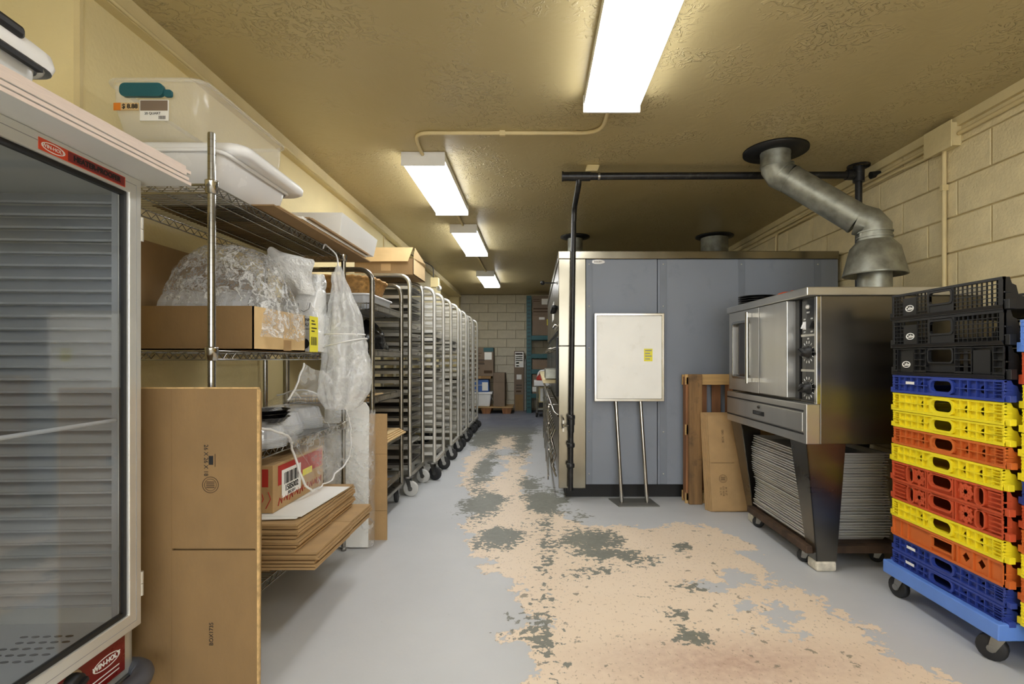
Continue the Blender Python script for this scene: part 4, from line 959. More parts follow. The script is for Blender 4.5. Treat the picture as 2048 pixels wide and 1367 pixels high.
# ------------------------------------------------------------------ big flattened carton leaning at the cabinet end
for k in range(3):
    y = 1.612+k*.014; o = MB(); x1 = -.872-.004*k; x0 = -1.40
    loops = [[(x0,.0),(x1-.004,.0),(x1,.6),(x1,1.026-.006*k),(x0,1.03-.006*k)]]
    if k == 0: loops.append([(-1.142,.517),(-.880,.517),(-.880,.523),(-1.142,.523)])
    o.plate(loops, .009, XZ(y)); ob = o.build('flattened_box', M['cardboard_dark'])
    if k == 0:
        tag(ob, 'big brown flattened carton with slit standing beside the glass-door cabinet', 'cardboard')
        e = MB(); e.box(x1-.003,x1+.002,y-.0008,y+.010,.0,1.024); e.box(x0,x1,y-.0008,y+.010,1.026,1.03); e.build('raw_edge', M['cardboard_edge'], ob)
        cr = MB(); cr.box(-1.1455,-1.1435,y-.0012,y,0,1.026); cr.build('crease', M['cardboard_dark'], ob)
        p = at(421,969,y); emblem(ob, (p.x, y-.0003, p.z), .026, M['print'], '-Y')
        p = at(412,920,y); text('26 X 26 X 18', ob, (p.x,y-.0006,p.z), .018, M['print_black'], '-Y', -PI/2)
        p = at(422,920,y); MB().box(p.x-.007,p.x+.007,y-.0006,y,p.z-.014,p.z+.014).build('print_block', M['print_black'], ob); MB().box(p.x+.012,p.x+.014,y-.0006,y,p.z-.02,p.z+.02).build('print_line', M['print'], ob)
        p = at(423,1267,y); text('BOX1735', ob, (p.x,y-.0006,p.z), .018, M['print_black'], '-Y', PI/2)
    else: tag(ob, 'brown flattened carton hidden close behind the big one with the slit', 'cardboard', 'flattened cartons behind the big one')
# ------------------------------------------------------------------ chrome wire shelving
SX0, SX1, SY0, SY1 = -1.575, -1.118, 1.77, 2.99
sh = thing('wire_shelving', 'chrome wire shelving unit with four shelves', 'shelf', ((SX0+SX1)/2,(SY0+SY1)/2,0))
for x in (SX0, SX1):
    for y in (SY0, SY1):
        pr = [(0,.02)]; z = .02
        while z < 1.875:
            pr += [(.0127,z),(.0127,z+.0228),(.0118,z+.0231),(.0118,z+.0251)]; z += .0254
        pr += [(.0127,1.875),(0,1.878)]
        po = MB().lathe(pr, (x,y,0), 14, smooth=False).build('post', M['chrome_post'], sh)
        MB().lathe([(0,0),(.014,0),(.016,.012),(.012,.022),(0,.022)], (x,y,0), 12).build('foot', M['zinc'], po)
        for z in (.19,.73,1.135,1.71): MB().lathe([(.0135,-.022),(.019,-.02),(.0215,.02),(.0215,.024),(.0135,.026)], (x,y,z), 14).build('collar', M['chrome'], po)
def truss(b, p, q, z, depth=.030, r=.0033, pitch=.026):
    p = Vector(p); q = Vector(q); d = (q-p); n = max(2, int(d.length/pitch)); u = d/n
    a = lambda k, zz_: (p.x+u.x*k, p.y+u.y*k, zz_)
    b.tube([a(0,z),a(n,z)], r, 6); b.tube([a(0,z-depth),a(n,z-depth)], r, 6)
    b.tube([a(k, z-r if k % 2 else z-depth+r) for k in range(n+1)], r*.62, 5)
for z in (.19,.73,1.135,1.71):
    b = MB(); i = .012; zt_ = z+.012
    truss(b, (SX0,SY0+i,0), (SX0,SY1-i,0), zt_); truss(b, (SX1,SY0+i,0), (SX1,SY1-i,0), zt_)
    truss(b, (SX0+i,SY0,0), (SX1-i,SY0,0), zt_); truss(b, (SX0+i,SY1,0), (SX1-i,SY1,0), zt_)
    so = b.build('shelf', M['chrome'], sh)
    b = MB()
    for k in range(54): 
        y = SY0+.02+k*(SY1-SY0-.04)/53; b.tube([(SX0,y,zt_+.002),(SX1,y,zt_+.002)], .0021, 4, caps=False)
    b.build('deck_wires', M['chrome'], so, kind='stuff')
    for k in range(1, 4): 
        x = SX0+(SX1-SX0)*k/4; MB().tube([(x,SY0,zt_-.004),(x,SY1,zt_-.004)], .003, 6).build('support_wire', M['chrome'], so)
ST = lambda z: z+.0165
# ---- top shelf
lt = tub('storage_tub', 'milky low storage tub with white rim at the near end of the top shelf', 'tub', -1.53, -1.105, 1.80, 2.33, ST(1.71), 1.862, M['tub_milky'], M['white_plastic'], taper=.05)
MB().box(-.10,-.02,-.256,-.252,.02,.075).build('sticker', M['print_grey'], lt, world=False)
wl = thing('tub_lid', 'white tub lid lying askew between the two storage tubs', 'lid', (-1.275,2.12,1.864), math.radians(1))
b = MB(); rr = [[Vector((u,v,z)) for u, v in rrect(-.205+i_,.215-i_,-.27+i_,.27-i_,.06,5)] for i_, z in ((.05,.0),(.012,.0),(.0,.008),(-.002,.028),(.006,.040),(.02,.044),(.05,.040))]
b.grid([q+q[:1] for q in rr]); b.add(rr[-1], [tuple(range(len(rr[-1])))]); b.build('panel', M['white_plastic'], wl, world=False)
ut = tub('storage_tub', 'clear storage tub with a teal handle and price stickers on top', 'tub', -1.525, -1.165, 1.80, 2.42, 1.912, 2.108, M['tub_clear'], M['tub_clear'], taper=.03)
b = MB(); pts = [(-.115,-.306,.150),(-.09,-.318,.168),(0.,-.322,.170),(.06,-.318,.158),(.085,-.308,.135)]
hnd = MB(); hnd.plate([rrect(-.108,.045,.125,.172,.018)], -.014, XZ(-.308)); hnd.plate([rrect(.045,.072,.125,.150,.008)], -.010, XZ(-.308)); hnd.build('handle', M['teal'], ut, bevel=.004, world=False, label='teal handle')
lb = MB().box(-.138,-.112,-.309,-.306,.082,.108).build('price_label', M['orange_label'], ut, world=False)
MB().box(-.112,-.050,-.3092,-.306,.082,.108).build('label_paper', M['cardboard_light'], lb, world=False)
t5 = text('$ 8.88', lb, (0,0,0), .022, M['print_black'], bold=.0006); t5.location = (-.080,-.3098,.095)
lb = MB().box(-.045,.055,-.3092,-.306,.045,.118).build('product_label', M['paper'], ut, world=False)
MB().box(-.043,.053,-.3098,-.309,.080,.116).build('label_photo', M['cardboard_grey'], lb, world=False)
t6 = text('20 QUART', lb, (0,0,0), .012, M['print_black']); t6.location = (.0,-.3098,.070)
for k in range(5): MB().box(.022+k*.005,.0245+k*.005,-.3098,-.309,.050,.062).build('bar', M['print_black'], lb, world=False)
MB().grid(catmull([[at(292,290,1.84)+Vector((0,0,.004)), at(340,283,1.83), at(380,290,1.84)],[at(296,300,1.80), at(345,298,1.785), at(400,302,1.79)],[at(330,306,1.795), at(370,308,1.785), at(410,306,1.79)]],4,4))
# flats and a white box further along the top shelf
zf = ST(1.71)
for k, (mm, th, x1, y0, y1, lab) in enumerate((('cardboard_dark',.006,-1.035,2.03,3.22,'lowest brown cardboard flat sticking out from the top shelf'),('black',.010,-1.06,2.30,2.62,'dark flat tray among the cardboard on the top shelf'),('cardboard',.006,-1.05,2.10,3.15,'tan cardboard flat in the middle of the top shelf pile'),('paper',.012,-1.045,2.30,3.18,'white cardboard flat in the top shelf pile'),('cardboard_dark',.007,-1.03,2.34,3.17,'brown cardboard flat right under the white box'),('cardboard',.007,-1.035,2.38,3.20,'top tan cardboard flat touching the white box'))):
    if k == 1: zf += .0
    o = MB(); o.box(-1.52, x1, y0, y1, zf, zf+th-.0006); ob = o.build('cardboard_flat', M[mm]); tag(ob, lab, 'cardboard'); zf += th
wb_ = MB()
wb_.hexa([(-1.42,2.74,zf+.001),(-1.045,2.74,zf+.001),(-1.04,3.30,zf+.001),(-1.42,3.30,zf+.001)],[(-1.44,2.76,zf+.135),(-1.03,2.74,zf+.128),(-1.02,3.32,zf+.115),(-1.44,3.32,zf+.135)])
wbo = tag(wb_.build('bakery_box', M['paper'], None, bevel=.002), 'closed white bakery box on the far end of the top shelf', 'box')
MB().bar((-1.039,2.95,zf+.06),(-1.035,2.965,zf+.10), .003, .004).build('slot', M['print_grey'], wbo)
# ---- middle shelf: open carton with a wrapped stack
zm = ST(1.135)
bx_ = thing('open_carton', 'open brown carton with wrapped containers on the middle shelf', 'box', (-1.33,2.22,zm))
X0, X1, Y0_, Y1_, zh = -1.55, -1.10, 2.0, 2.45, zm+.175
MB().box(X0,X1,Y0_,Y1_,zm+.001,zm+.008).build('bottom', M['cardboard'], bx_)
MB().box(X0,X1,Y0_,Y0_+.005,zm+.001,zh).build('side', M['cardboard_dark'], bx_); MB().box(X0,X1,Y1_-.005,Y1_,zm+.001,zh).build('side', M['cardboard'], bx_)
MB().box(X0,X0+.005,Y0_+.006,Y1_-.006,zm+.001,zh).build('side', M['cardboard'], bx_); s2 = MB().box(X1-.005,X1,Y0_,Y1_,zm+.001,zh).build('side', M['cardboard_light'], bx_)
MB().box(X1,X1+.001,2.24,2.31,zm+.004,zm+.05).build('tape', M['cardboard'], s2)
MB().hexa([(X0,Y0_-.001,zh),(X0,Y0_+.005,zh),(X0,Y0_+.21,zh+.25),(X0,Y0_+.20,zh+.25)],[(X0-.004,Y0_-.001,zh),(X0-.004,Y0_+.005,zh),(X0-.004,Y0_+.21,zh+.25),(X0-.004,Y0_+.20,zh+.25)])
bk = MB(); bk.box(-1.585,-1.579,1.98,2.9,zm+.002,1.60); tag(bk.build('flattened_box', M['cardboard_dark']), 'dark brown cardboard sheet standing against the wall behind the wrapped containers', 'cardboard')
# stacked clear containers inside the bag
def ribbed(b, c, r, h, n=40, axis=Vector((1,0,0)), lean=0):
    """a nested stack of ribbed round containers lying on its side, along X"""
    rows = []
    for i in range(13):
        rr = r*(1-.05*(i % 2))
        rows.append([Vector(c)+Vector((h*i/12,0,0))+Vector((0,math.cos(2*PI*k/n),math.sin(2*PI*k/n)))*(rr*(1+.018*(k % 2))) for k in range(n)])
    b.grid(rows, closed=True, smooth=False)
for k, (xx, yy_, zz_, rr, hh, lab) in enumerate(((-1.50,2.13,1.30,.105,.36,'clear ribbed container stack in the bag, lying nearer in the carton'),(-1.50,2.33,1.30,.10,.36,'clear ribbed container stack in the bag, lying farther in the carton'))):
    b = MB(); ribbed(b, (xx,yy_,zz_), rr, hh); tag(b.build('container_stack', M['dome']), lab, 'containers')
# the bag over them
def bag_surface(ctrl, su, sv, amp, sc, seed, m, name, parent=None, closed=False):
    g_ = catmull(ctrl, su, sv); g_ = [[crumple(p, amp, sc, seed) for p in r_] for r_ in g_]
    return MB().grid(g_).build(name, m, parent)
rowsb = []
NB = 64
def dome_ring(t):
    pass
rr_ = []
for i in range(34):
    t = i/33
    z = zm+.06+ (1.60-zm-.06)*math.sin(t*PI/2); s_ = max(.02, math.cos(t*PI/2)**.55)
    ring = []
    for k in range(NB):
        a = 2*PI*k/NB; cx_, cy_ = -1.315, 2.235
        ca, sa = math.cos(a), math.sin(a); q = (abs(ca)**4+abs(sa)**4)**(-.25)
        x = cx_+ca*q*.222*s_; y = cy_+sa*q*.212*s_
        if i < 14 and ca > .25: x += .045*(1-i/14); z_ = z-.10*(1-i/14)*max(0, 1)
        else: z_ = z if not (i < 8) else z
        if i < 16 and ca > .25:                       # spills over the carton's aisle side
            pass
        p = Vector((x, y, max(z, zh+.012 if not ca > .25 else z)))
        p = crumple(p, .020, 7, 3); p = crumple(p, .010, 24, 5)
        if not (ca > .25 and i < 14): p.x = min(p.x, X1-.010) if p.z < zh+.01 else p.x
        ring.append(p)
    rr_.append(ring)
tag(MB().grid(rr_, closed=True, smooth=False).build('plastic_wrap', M['film']), 'crinkled clear plastic bag wrapped over the containers in the open carton', 'plastic bag')
yl = MB(); yl.box(-1.088,-1.085,2.47,2.56,zm+.002,zm+.175); ylo = tag(yl.build('yellow_tag', M['yellow_label']), 'tall yellow barcode label at the corner of the middle shelf', 'label')
for k in range(9): MB().box(-1.085,-1.0845,2.48+k*.0075,2.484+k*.0075,zm+.035,zm+.075).build('bar', M['print_black'], ylo)
for k, zq in enumerate((.15,.135,.115,.10)): MB().box(-1.085,-1.0845,2.485,2.50+.012*(k % 3)+.02,zm+zq,zm+zq+.006).build('print', M['print_black'], ylo)
MB().box(-1.20,-1.0885,2.472,2.558,zm+.001,zm+.19).build('x', M['cardboard_light']) if False else None
# white bag with printing
wbag = thing('plastic_bag', 'white printed plastic carrier bag standing behind the yellow label', 'bag', (-1.14,2.68,zm))
rw = []
for i in range(22):
    t = i/21; z = zm+.004+.40*t; hx = .082*(1-.35*t**3); hy = .075*(1-.45*t**2)
    rw.append([crumple(Vector((-1.165+hx*math.copysign(abs(math.cos(a))**.6, math.cos(a)), 2.665+hy*math.copysign(abs(math.sin(a))**.6, math.sin(a)), z)), .010+.012*t, 11, 2) for a in [2*PI*k/36 for k in range(36)]])
wbo2 = MB().grid(rw, closed=True).build('body', M['bag_white'], wbag)
for i_, (tx, sz_, dz) in enumerate((('THANK',.020,.165),('YOU',.022,.140),('HAVE A NICE DAY',.010,.118))): text(tx, wbo2, (-1.165,2.583,zm+dz), sz_, M['print_black'], bold=.0004)
em = MB(); em.plate([ell(-1.165,zm+.045,.027,.027,20)], .001, XZ(2.582)); emo = em.build('logo', M['print_black'], wbo2)
lp = MB(); lp.tube([(-1.195,2.583,zm+.25),(-1.19,2.582,zm+.22),(-1.165,2.58,zm+.205),(-1.14,2.582,zm+.22),(-1.135,2.583,zm+.25)], .0014, 5); lp.build('print_arc', M['print_black'], wbo2)
nk = catmull([[(-1.34,2.54,1.58),(-1.30,2.50,1.66),(-1.27,2.52,1.66),(-1.24,2.56,1.60)],[(-1.30,2.52,1.55),(-1.25,2.50,1.60),(-1.19,2.50,1.615),(-1.09,2.52,1.61)],[(-1.24,2.55,1.50),(-1.20,2.53,1.53),(-1.16,2.53,1.54),(-1.12,2.56,1.52)],[(-1.235,2.62,1.44),(-1.19,2.58,1.45),(-1.15,2.58,1.45),(-1.11,2.62,1.44)]], 6, 6)
MB().grid([[crumple(p, .008, 14, 9) for p in r_] for r_ in nk]).build('bag_handle', M['bag_white'], wbag)
# ---- hanging clear bag at the far post
hg = thing('hanging_bag', 'tall cloudy clear plastic cover hanging from the far end of the top shelf', 'plastic bag', (-1.0,2.70,1.60))
rw = []
prof = [(1.60,.012,-1.022),(1.555,.026,-1.02),(1.48,.046,-1.01),(1.40,.070,-1.0),(1.30,.090,-.99),(1.20,.108,-.985),(1.10,.125,-.985),(1.02,.132,-.985),(.95,.125,-.99),(.90,.105,-1.0),(.865,.07,-1.01)]
def interp(z):
    for (z1, r1, x1), (z0, r0, x0) in zip(prof, prof[1:]):
        if z0 <= z <= z1: t = (z-z0)/(z1-z0); return r0+(r1-r0)*t, x0+(x1-x0)*t
    return prof[-1][1:]
for i in range(50):
    z = 1.60-(1.60-.866)*i/49; r_, x_ = interp(z)
    ring = []
    for k in range(48):
        a = 2*PI*k/48; f = 1+.13*math.sin(a*5+z*4)*abs(math.sin(a*3+1+z*2))+.06*math.sin(a*11-z*6)
        ring.append(crumple(Vector((x_+r_*f*math.cos(a), 2.66+.075*(r_/.12)**.8*f*math.sin(a), z)), .012 if i > 2 else .002, 9, 4))
    rw.append(ring)
MB().grid(rw, closed=True).build('body', M['film_thick'], hg)
for zq, sl in ((1.245,.0),(1.20,.05)):
    r_, x_ = interp(zq); MB().tube([(x_+r_*1.01*math.cos(a), 2.66+.085*math.sin(a), zq+sl*math.cos(a)*.5) for a in [2*PI*k/28 for k in range(28)]], .004, 6, closed=True).build('hem', M['film_hem'], hg)
MB().tube(arc_path([(-1.022,2.66,1.595),(-1.03,2.665,1.66),(-1.105,2.69,1.725),(-1.118,2.70,1.70)], .03), .004, 6).build('tie', M['film_hem'], hg)
# ---- third shelf
z3 = ST(.73)
def dish_stack(x, y, z, n, label0, m, rtop=.085, step=.010):
    for k in range(n):
        b = MB(); zz_ = z+k*step
        pf = [(0,zz_),(rtop*.72,zz_),(rtop*.8,zz_+.006)]
        rows = [[Vector((x+r_*(1+(.03*(q % 2) if j else 0))*math.cos(2*PI*q/40), y+r_*(1+(.03*(q % 2) if j else 0))*math.sin(2*PI*q/40), h_)) for q in range(40)] for j, (r_, h_) in enumerate(((rtop*.70,zz_),(rtop*.76,zz_+.004),(rtop*.93,zz_+.022),(rtop,zz_+.024),(rtop,zz_+.0225)))]
        b.grid(rows, closed=True, smooth=False); b.add(rows[0], [tuple(range(40))])
        tag(b.build('round_dish', m), label0, 'dish', label0+' stack')
def dome_stack(x, y, z, n, label0, r=.085, h=.06, step=.007):
    for k in range(n):
        zz_ = z+k*step; b = MB()
        rows = [[Vector((x+r_*(1+.025*(q % 2))*math.cos(2*PI*q/44), y+r_*(1+.025*(q % 2))*math.sin(2*PI*q/44), h_)) for q in range(44)] for r_, h_ in ((r,zz_),(r*.99,zz_+.003),(r*.93,zz_+.006),(r*.80,zz_+h*.9),(r*.7,zz_+h))]
        b.grid(rows, closed=True, smooth=False); b.add(rows[-1], [tuple(range(44))])
        tag(b.build('clear_dome', M['dome']), label0, 'dome lid', label0+' stack')
dome_stack(-1.155, 2.19, z3, 6, 'clear ribbed dome lid in the near stack on the third shelf')
dish_stack(-1.155, 2.19, z3+.102, 3, 'black fluted round dish on top of the near clear domes', M['black_dish'], .098, .016)
dish_stack(-1.40, 2.05, z3, 9, 'black fluted round dish at the wall side of the third shelf', M['black_dish'], .095, .011)
dome_stack(-1.24, 2.48, z3+.012, 8, 'clear ribbed dome lid under the plastic drape', .105)
dome_stack(-1.24, 2.72, z3+.012, 8, 'clear ribbed dome lid at the far end under the drape', .105)
b = MB(); b.box(-1.37,-1.10,2.35,2.85,z3+.001,z3+.010); tag(b.build('serving_tray', M['black_dish'], None, bevel=.003), 'flat black tray under the draped dome lids', 'tray')
dp_ = thing('plastic_drape', 'clear plastic sheet with white hems draped over the third shelf', 'plastic bag', (-1.1,2.5,.9))
cols = [1.98, 2.12, 2.27, 2.42, 2.57, 2.72, 2.84, 2.93]
ctrl = [[(-1.48,y,.87+.05*math.sin(y*9)) for y in cols], [(-1.30,y,.905+.03*math.sin(y*7)) for y in cols], [(-1.12,y,.885+.025*math.sin(y*8+1)) for y in cols],
        [(-1.065+.02*math.sin(y*14),max(y,2.16),.80) for y in cols], [(-1.055+.025*math.sin(y*15),max(2.29,y),.70) for y in cols], [(-1.05+.02*math.sin(y*13),2.30+(y-1.98)*.60,.58) for y in cols], [(-1.06,2.42+(y-1.98)*.25,.49) for y in cols]]
gs = catmull(ctrl, 7, 7); gs = [[crumple(p, .011, 10, 6) for p in r_] for r_ in gs]
MB().grid(gs).build('sheet', M['film_smooth'], dp_)
hemc = [r_[0] for r_ in gs]
MB().tube(hemc, .0055, 6).build('hem', M['film_hem'], dp_); MB().tube([r_[-1] for r_ in gs], .005, 6).build('hem', M['film_hem'], dp_); MB().tube(gs[-1], .004, 6).build('hem', M['film_hem'], dp_)
# loose fold of the drape pulled up towards the hanging cover
fd = catmull([[(-1.16,2.40,.93),(-1.08,2.50,.915),(-1.0,2.60,.92),(-.93,2.70,.95)],[(-1.14,2.46,1.0),(-1.07,2.54,.97),(-1.0,2.60,.97),(-.90,2.70,1.0)],[(-1.13,2.50,1.09),(-1.06,2.56,1.06),(-.99,2.585,1.08),(-.885,2.66,1.08)]], 6, 6)
fdd = [[crumple(p, .014, 9, 8) for p in r_] for r_ in fd]
MB().grid(fdd).build('fold', M['film_smooth'], dp_); MB().tube([r_[0] for r_ in fdd], .005, 6).build('hem', M['film_hem'], dp_)
# ---- bottom shelf: bundles of flattened cartons, printed carton, white sheets
z0 = ST(.19)
rng = random.Random(4)
def bundle(x0, x1, y0, y1, z, n, th, label, group, m=M['cardboard']):
    for k in range(n):
        dx, dy = rng.uniform(-.012,.008), rng.uniform(-.010,.008); zz_ = z+k*th
        b = MB(); ym = y0+(y1-y0)*.56; b.box(x0, x1+dx, y0+dy, ym-.002, zz_, zz_+th*.70); b.box(x0, x1+dx-.004, ym+.002, y1+dy, zz_, zz_+th*.70); b.box(x0, x1-.10, ym-.002, ym+.002, zz_, zz_+th*.70)
        o = tag(b.build('flattened_box', m), label if k < n-1 else label.replace('inside', 'on top of'), 'cardboard', group if k < n-1 else None)
for k in range(4): tag(MB().box(-1.52,-1.14,2.2,2.85,z0+k*.0155,z0+k*.0155+.015).build('flattened_box', M['cardboard']), 'flattened carton underneath the lower bundle, set back on the wire shelf', 'cardboard', 'cartons beneath the lower bundle')
z0 += .063
bundle(-1.50,-.88,2.07,2.76,z0,6,.0122,'flattened carton inside the lower bundle on the bottom shelf','lower bundle of flattened cartons')
zb_ = z0+6*.0122+.001
bundle(-1.50,-.955,2.06,2.72,zb_,9,.0130,'flattened carton inside the upper bundle on the bottom shelf','upper bundle of flattened cartons')
zc_ = zb_+9*.0130+.001
for k, (xa, xb, ya, yb, rz) in enumerate(((-1.42,-.99,2.08,2.30,.10),(-1.42,-.955,2.13,2.62,-.05))):
    b = MB(); b.box(-(xb-xa)/2,(xb-xa)/2,-(yb-ya)/2,(yb-ya)/2,0,.003); o = tag(b.build('white_sheet', M['paper']), ('narrow white card sheet in front of the printed carton','wide white card sheet beside the printed carton')[k], 'card'); o.location = ((xa+xb)/2,(ya+yb)/2,zc_+k*.0035+.001); o.rotation_euler = (0,0,rz)
zp = zc_+.009
pc = thing('printed_carton', 'tan carton with red print and a white barcode label', 'box', (-1.30,2.35,zp))
pco = MB().box(-1.50,-1.10,2.15,2.66,zp,zp+.20).build('body', M['cardboard'], pc, bevel=.003)
MB().box(-1.099,-1.0985,2.19,2.64,zp+.105,zp+.19).build('red_band', M['red_print'], pc)
lb = MB().box(-1.098,-1.0975,2.22,2.40,zp+.045,zp+.165).build('barcode_label', M['paper'], pc)
for k in range(11): MB().box(-1.0975,-1.097,2.24+k*.0125,2.245+k*.0125+.003*(k % 3),zp+.10,zp+.15).build('bar', M['print_black'], lb)
text('1585002', lb, (-1.0968,2.31,zp+.08), .036, M['print_black'], '+X', bold=.001); text('BISC0201', lb, (-1.0968,2.31,zp+.056), .018, M['print_black'], '+X')
MB().box(-1.098,-1.0975,2.42,2.52,zp+.095,zp+.125).build('small_label', M['yellow_label'], pc)
for k in range(9): 
    MB().tube([(-1.0985,2.19+k*.05,zp+.02+.01*(k % 2)),(-1.0985,2.205+k*.05,zp+.05),(-1.0985,2.22+k*.05,zp+.025),(-1.0985,2.225+k*.05,zp+.055)], .0022, 4).build('scroll_print', M['red_print'], pc)
MB().box(-1.21,-1.12,2.149,2.1495,zp+.11,zp+.185).build('red_patch', M['red_print'], pc); text('1F', pc, (-1.165,2.1485,zp+.148), .03, M['paper'])
for k in range(4): MB().tube([(-1.22+k*.03,2.149,zp+.02),(-1.20+k*.03,2.149,zp+.06),(-1.21+k*.03,2.149,zp+.09)], .002, 4).build('scroll_print', M['red_print'], pc)
# ---- white flat boxes and brown card standing at the far end of the shelving
for k in range(5):
    b = MB(); x1 = -.985-.010*k; b.plate([[(x1-.24,.01),(x1,.01),(x1,.83-.02*(k % 3)),(x1-.02,.86),(x1-.11,.865),(x1-.115,.845),(x1-.24,.85)]], .008, lambda u, v, w_, k=k: (u, 3.035+.011*k+w_-.02*(.86-v), v))
    tag(b.build('flat_bakery_box', M['paper']), 'folded white bakery box standing on edge at the end of the wire shelving', 'box', 'folded white boxes on edge')
ws_ = MB(); rows = []
for i in range(20):
    z = .012+.80*i/19; rows.append([crumple(Vector((x, 3.055+dy-.02*(.86-z), z)), .005, 12, 12) for x, dy in ((-1.24,-.034),(-1.15,-.036),(-1.05,-.036),(-.972,-.03),(-.962,.0),(-.964,.04),(-.98,.062),(-1.1,.066),(-1.24,.066))])
tag(ws_.grid(rows).build('plastic_sleeve', M['film_smooth']), 'clear plastic sleeve around the folded white boxes on edge', 'plastic bag')
b = MB(); b.plate([rect(-1.30,-.915,.0,.78)], .008, XZ(3.165)); bo = tag(b.build('flattened_box', M['cardboard']), 'tall brown cardboard piece standing behind the folded white boxes', 'cardboard'); MB().box(-1.30,-.915,3.164,3.165,.53,.533).build('crease', M['cardboard_dark'], bo); MB().box(-1.30,-.915,3.164,3.165,.18,.183).build('crease', M['cardboard_dark'], bo)
# ------------------------------------------------------------------ wire cart with rounded end frames
def hoop(x0, x1, y, z0, z1, r, b=None, n=10, rad=.09):
    b = b or MB(); b.tube(arc_path([(x0,y,z0),(x0,y,z1),(x1,y,z1),(x1,y,z0)], rad, 6), r, n); return b
CA = (-1.60, -1.05, 3.30, 4.02)
ct = thing('wire_cart', 'wire-shelf cart with rounded steel end frames beside the shelving', 'cart', (-1.3,3.65,0))
for y in (3.30, 4.02): hoop(CA[0], CA[1], y, .14, 1.695, .0165).build('end_frame', M['chrome_dull'], ct)
cart_z = [.20,.50,.83,1.135,1.44]
for z in cart_z:
    b = MB(); x0, x1, y0, y1 = CA[0]+.01, CA[1]-.005, 3.32, 4.0
    for zz in (z, z+.04):
        b.tube([(x0,y0,zz),(x1,y0,zz),(x1,y1,zz),(x0,y1,zz)], .0045, 6, closed=True)
    for k in range(46): y = y0+k*(y1-y0)/45; b.tube([(x1,y,z),(x1,y,z+.048)], .0025, 4, caps=False)
    for k in range(30): x = x0+k*(x1-x0)/29; b.tube([(x,y0,z),(x,y0,z+.046)], .0025, 4, caps=False)
    for k in range(8): x = x0+k*(x1-x0)/7; b.tube([(x,y0,z),(x,y1,z)], .003, 4, caps=False)
    b.build('wire_shelf', M['chrome_dull'], ct)
    MB().box(x0,x1,y0,y1,z+.004,z+.006).build('shelf_mat', M['grey_panel'], ct)
MB().box(CA[0]-.01,CA[1]+.01,3.29,4.03,.125,.15).build('base_frame', M['chrome_dull'], ct, bevel=.004)
for x in (CA[0]+.04, CA[1]-.03):
    for y, yw in ((3.34,.2),(3.98,.1)): caster(ct, x, y, .126, .058, yw)
# load of the cart
bs = thing('wicker_basket', 'woven wicker basket on top of the white tub in the cart', 'basket', (-1.31,3.62,1.50))
rows = []; NS = 56
for i in range(11):
    t = i/10; hx, hy = .20+.035*t, .23+.035*t
    rows.append([Vector((-1.33+math.copysign(abs(math.cos(a))**.6, math.cos(a))*(hx+.007*((i+k) % 2)), 3.64+math.copysign(abs(math.sin(a))**.6, math.sin(a))*(hy+.007*((i+k) % 2)), 1.555+.105*t)) for k, a in enumerate([2*PI*k/NS for k in range(NS)])])
b = MB().grid(rows, closed=True); b.add(rows[0], [tuple(range(NS))]); b.build('weave', M['wicker'], bs)
MB().tube([Vector((p.x,p.y,1.662+.005*(k % 2))) for k, p in enumerate(rows[-1])], .011, 6, closed=True).build('rim', M['wicker'], bs)
tb2 = tub('white_tub', 'low white tub under the wicker basket in the cart', 'tub', -1.575, -1.085, 3.36, 3.93, 1.4485, 1.552, M['grey_plastic'], M['white_plastic'], taper=.03)
rwk = []
for i in range(18):
    t = i/17; z = 1.1435+.24*t; s_ = (1-t**2.2)**.5 if t < 1 else .02
    rwk.append([crumple(Vector((-1.20+.13*max(s_,.04)*math.cos(a)+.03*t*0, 3.70+.22*max(s_,.04)*math.sin(a)-.05*t, z)), .03 if i else .002, 9, 3) for a in [2*PI*k/30 for k in range(30)]])
tag(MB().grid(rwk, closed=True).build('black_bag', M['black_bag']), 'shiny black plastic bag on the middle shelf of the cart', 'bag')
for k in range(5):
    z = .8365+k*.008; tag(MB().box(-1.56,-1.09-.02*(k % 2),3.36,3.80-.03*k,z,z+.007).build('cardboard_flat', M['cardboard_light']), 'tan cardboard flat on the third wire shelf of the cart', 'cardboard', 'cardboard flats on the third cart shelf')
for k in range(3):
    z = 1.1435+k*.008; tag(MB().box(-1.57,-1.30-.02*k,3.35,3.62,z,z+.007).build('cardboard_flat', M['cardboard_light']), 'tan cardboard flat beside the black bag in the cart', 'cardboard', 'cardboard flats beside the black bag')
for k in range(4):
    z = .549+k*.009; tag(MB().box(-1.56,-1.0+.0*k-.015*k,3.33,3.97,z,z+.008).build('cardboard_flat', M['cardboard_light']), 'pale cardboard flat overhanging the second shelf of the cart', 'cardboard', 'cardboard flats on the second cart shelf')
for k in range(3):
    z = .207+k*.008; tag(MB().box(-1.56,-1.09,3.35,3.9-.05*k,z,z+.007).build('cardboard_flat', M['cardboard']), 'brown cardboard flat on the lowest shelf of the cart', 'cardboard', 'cardboard flats on the lowest cart shelf')
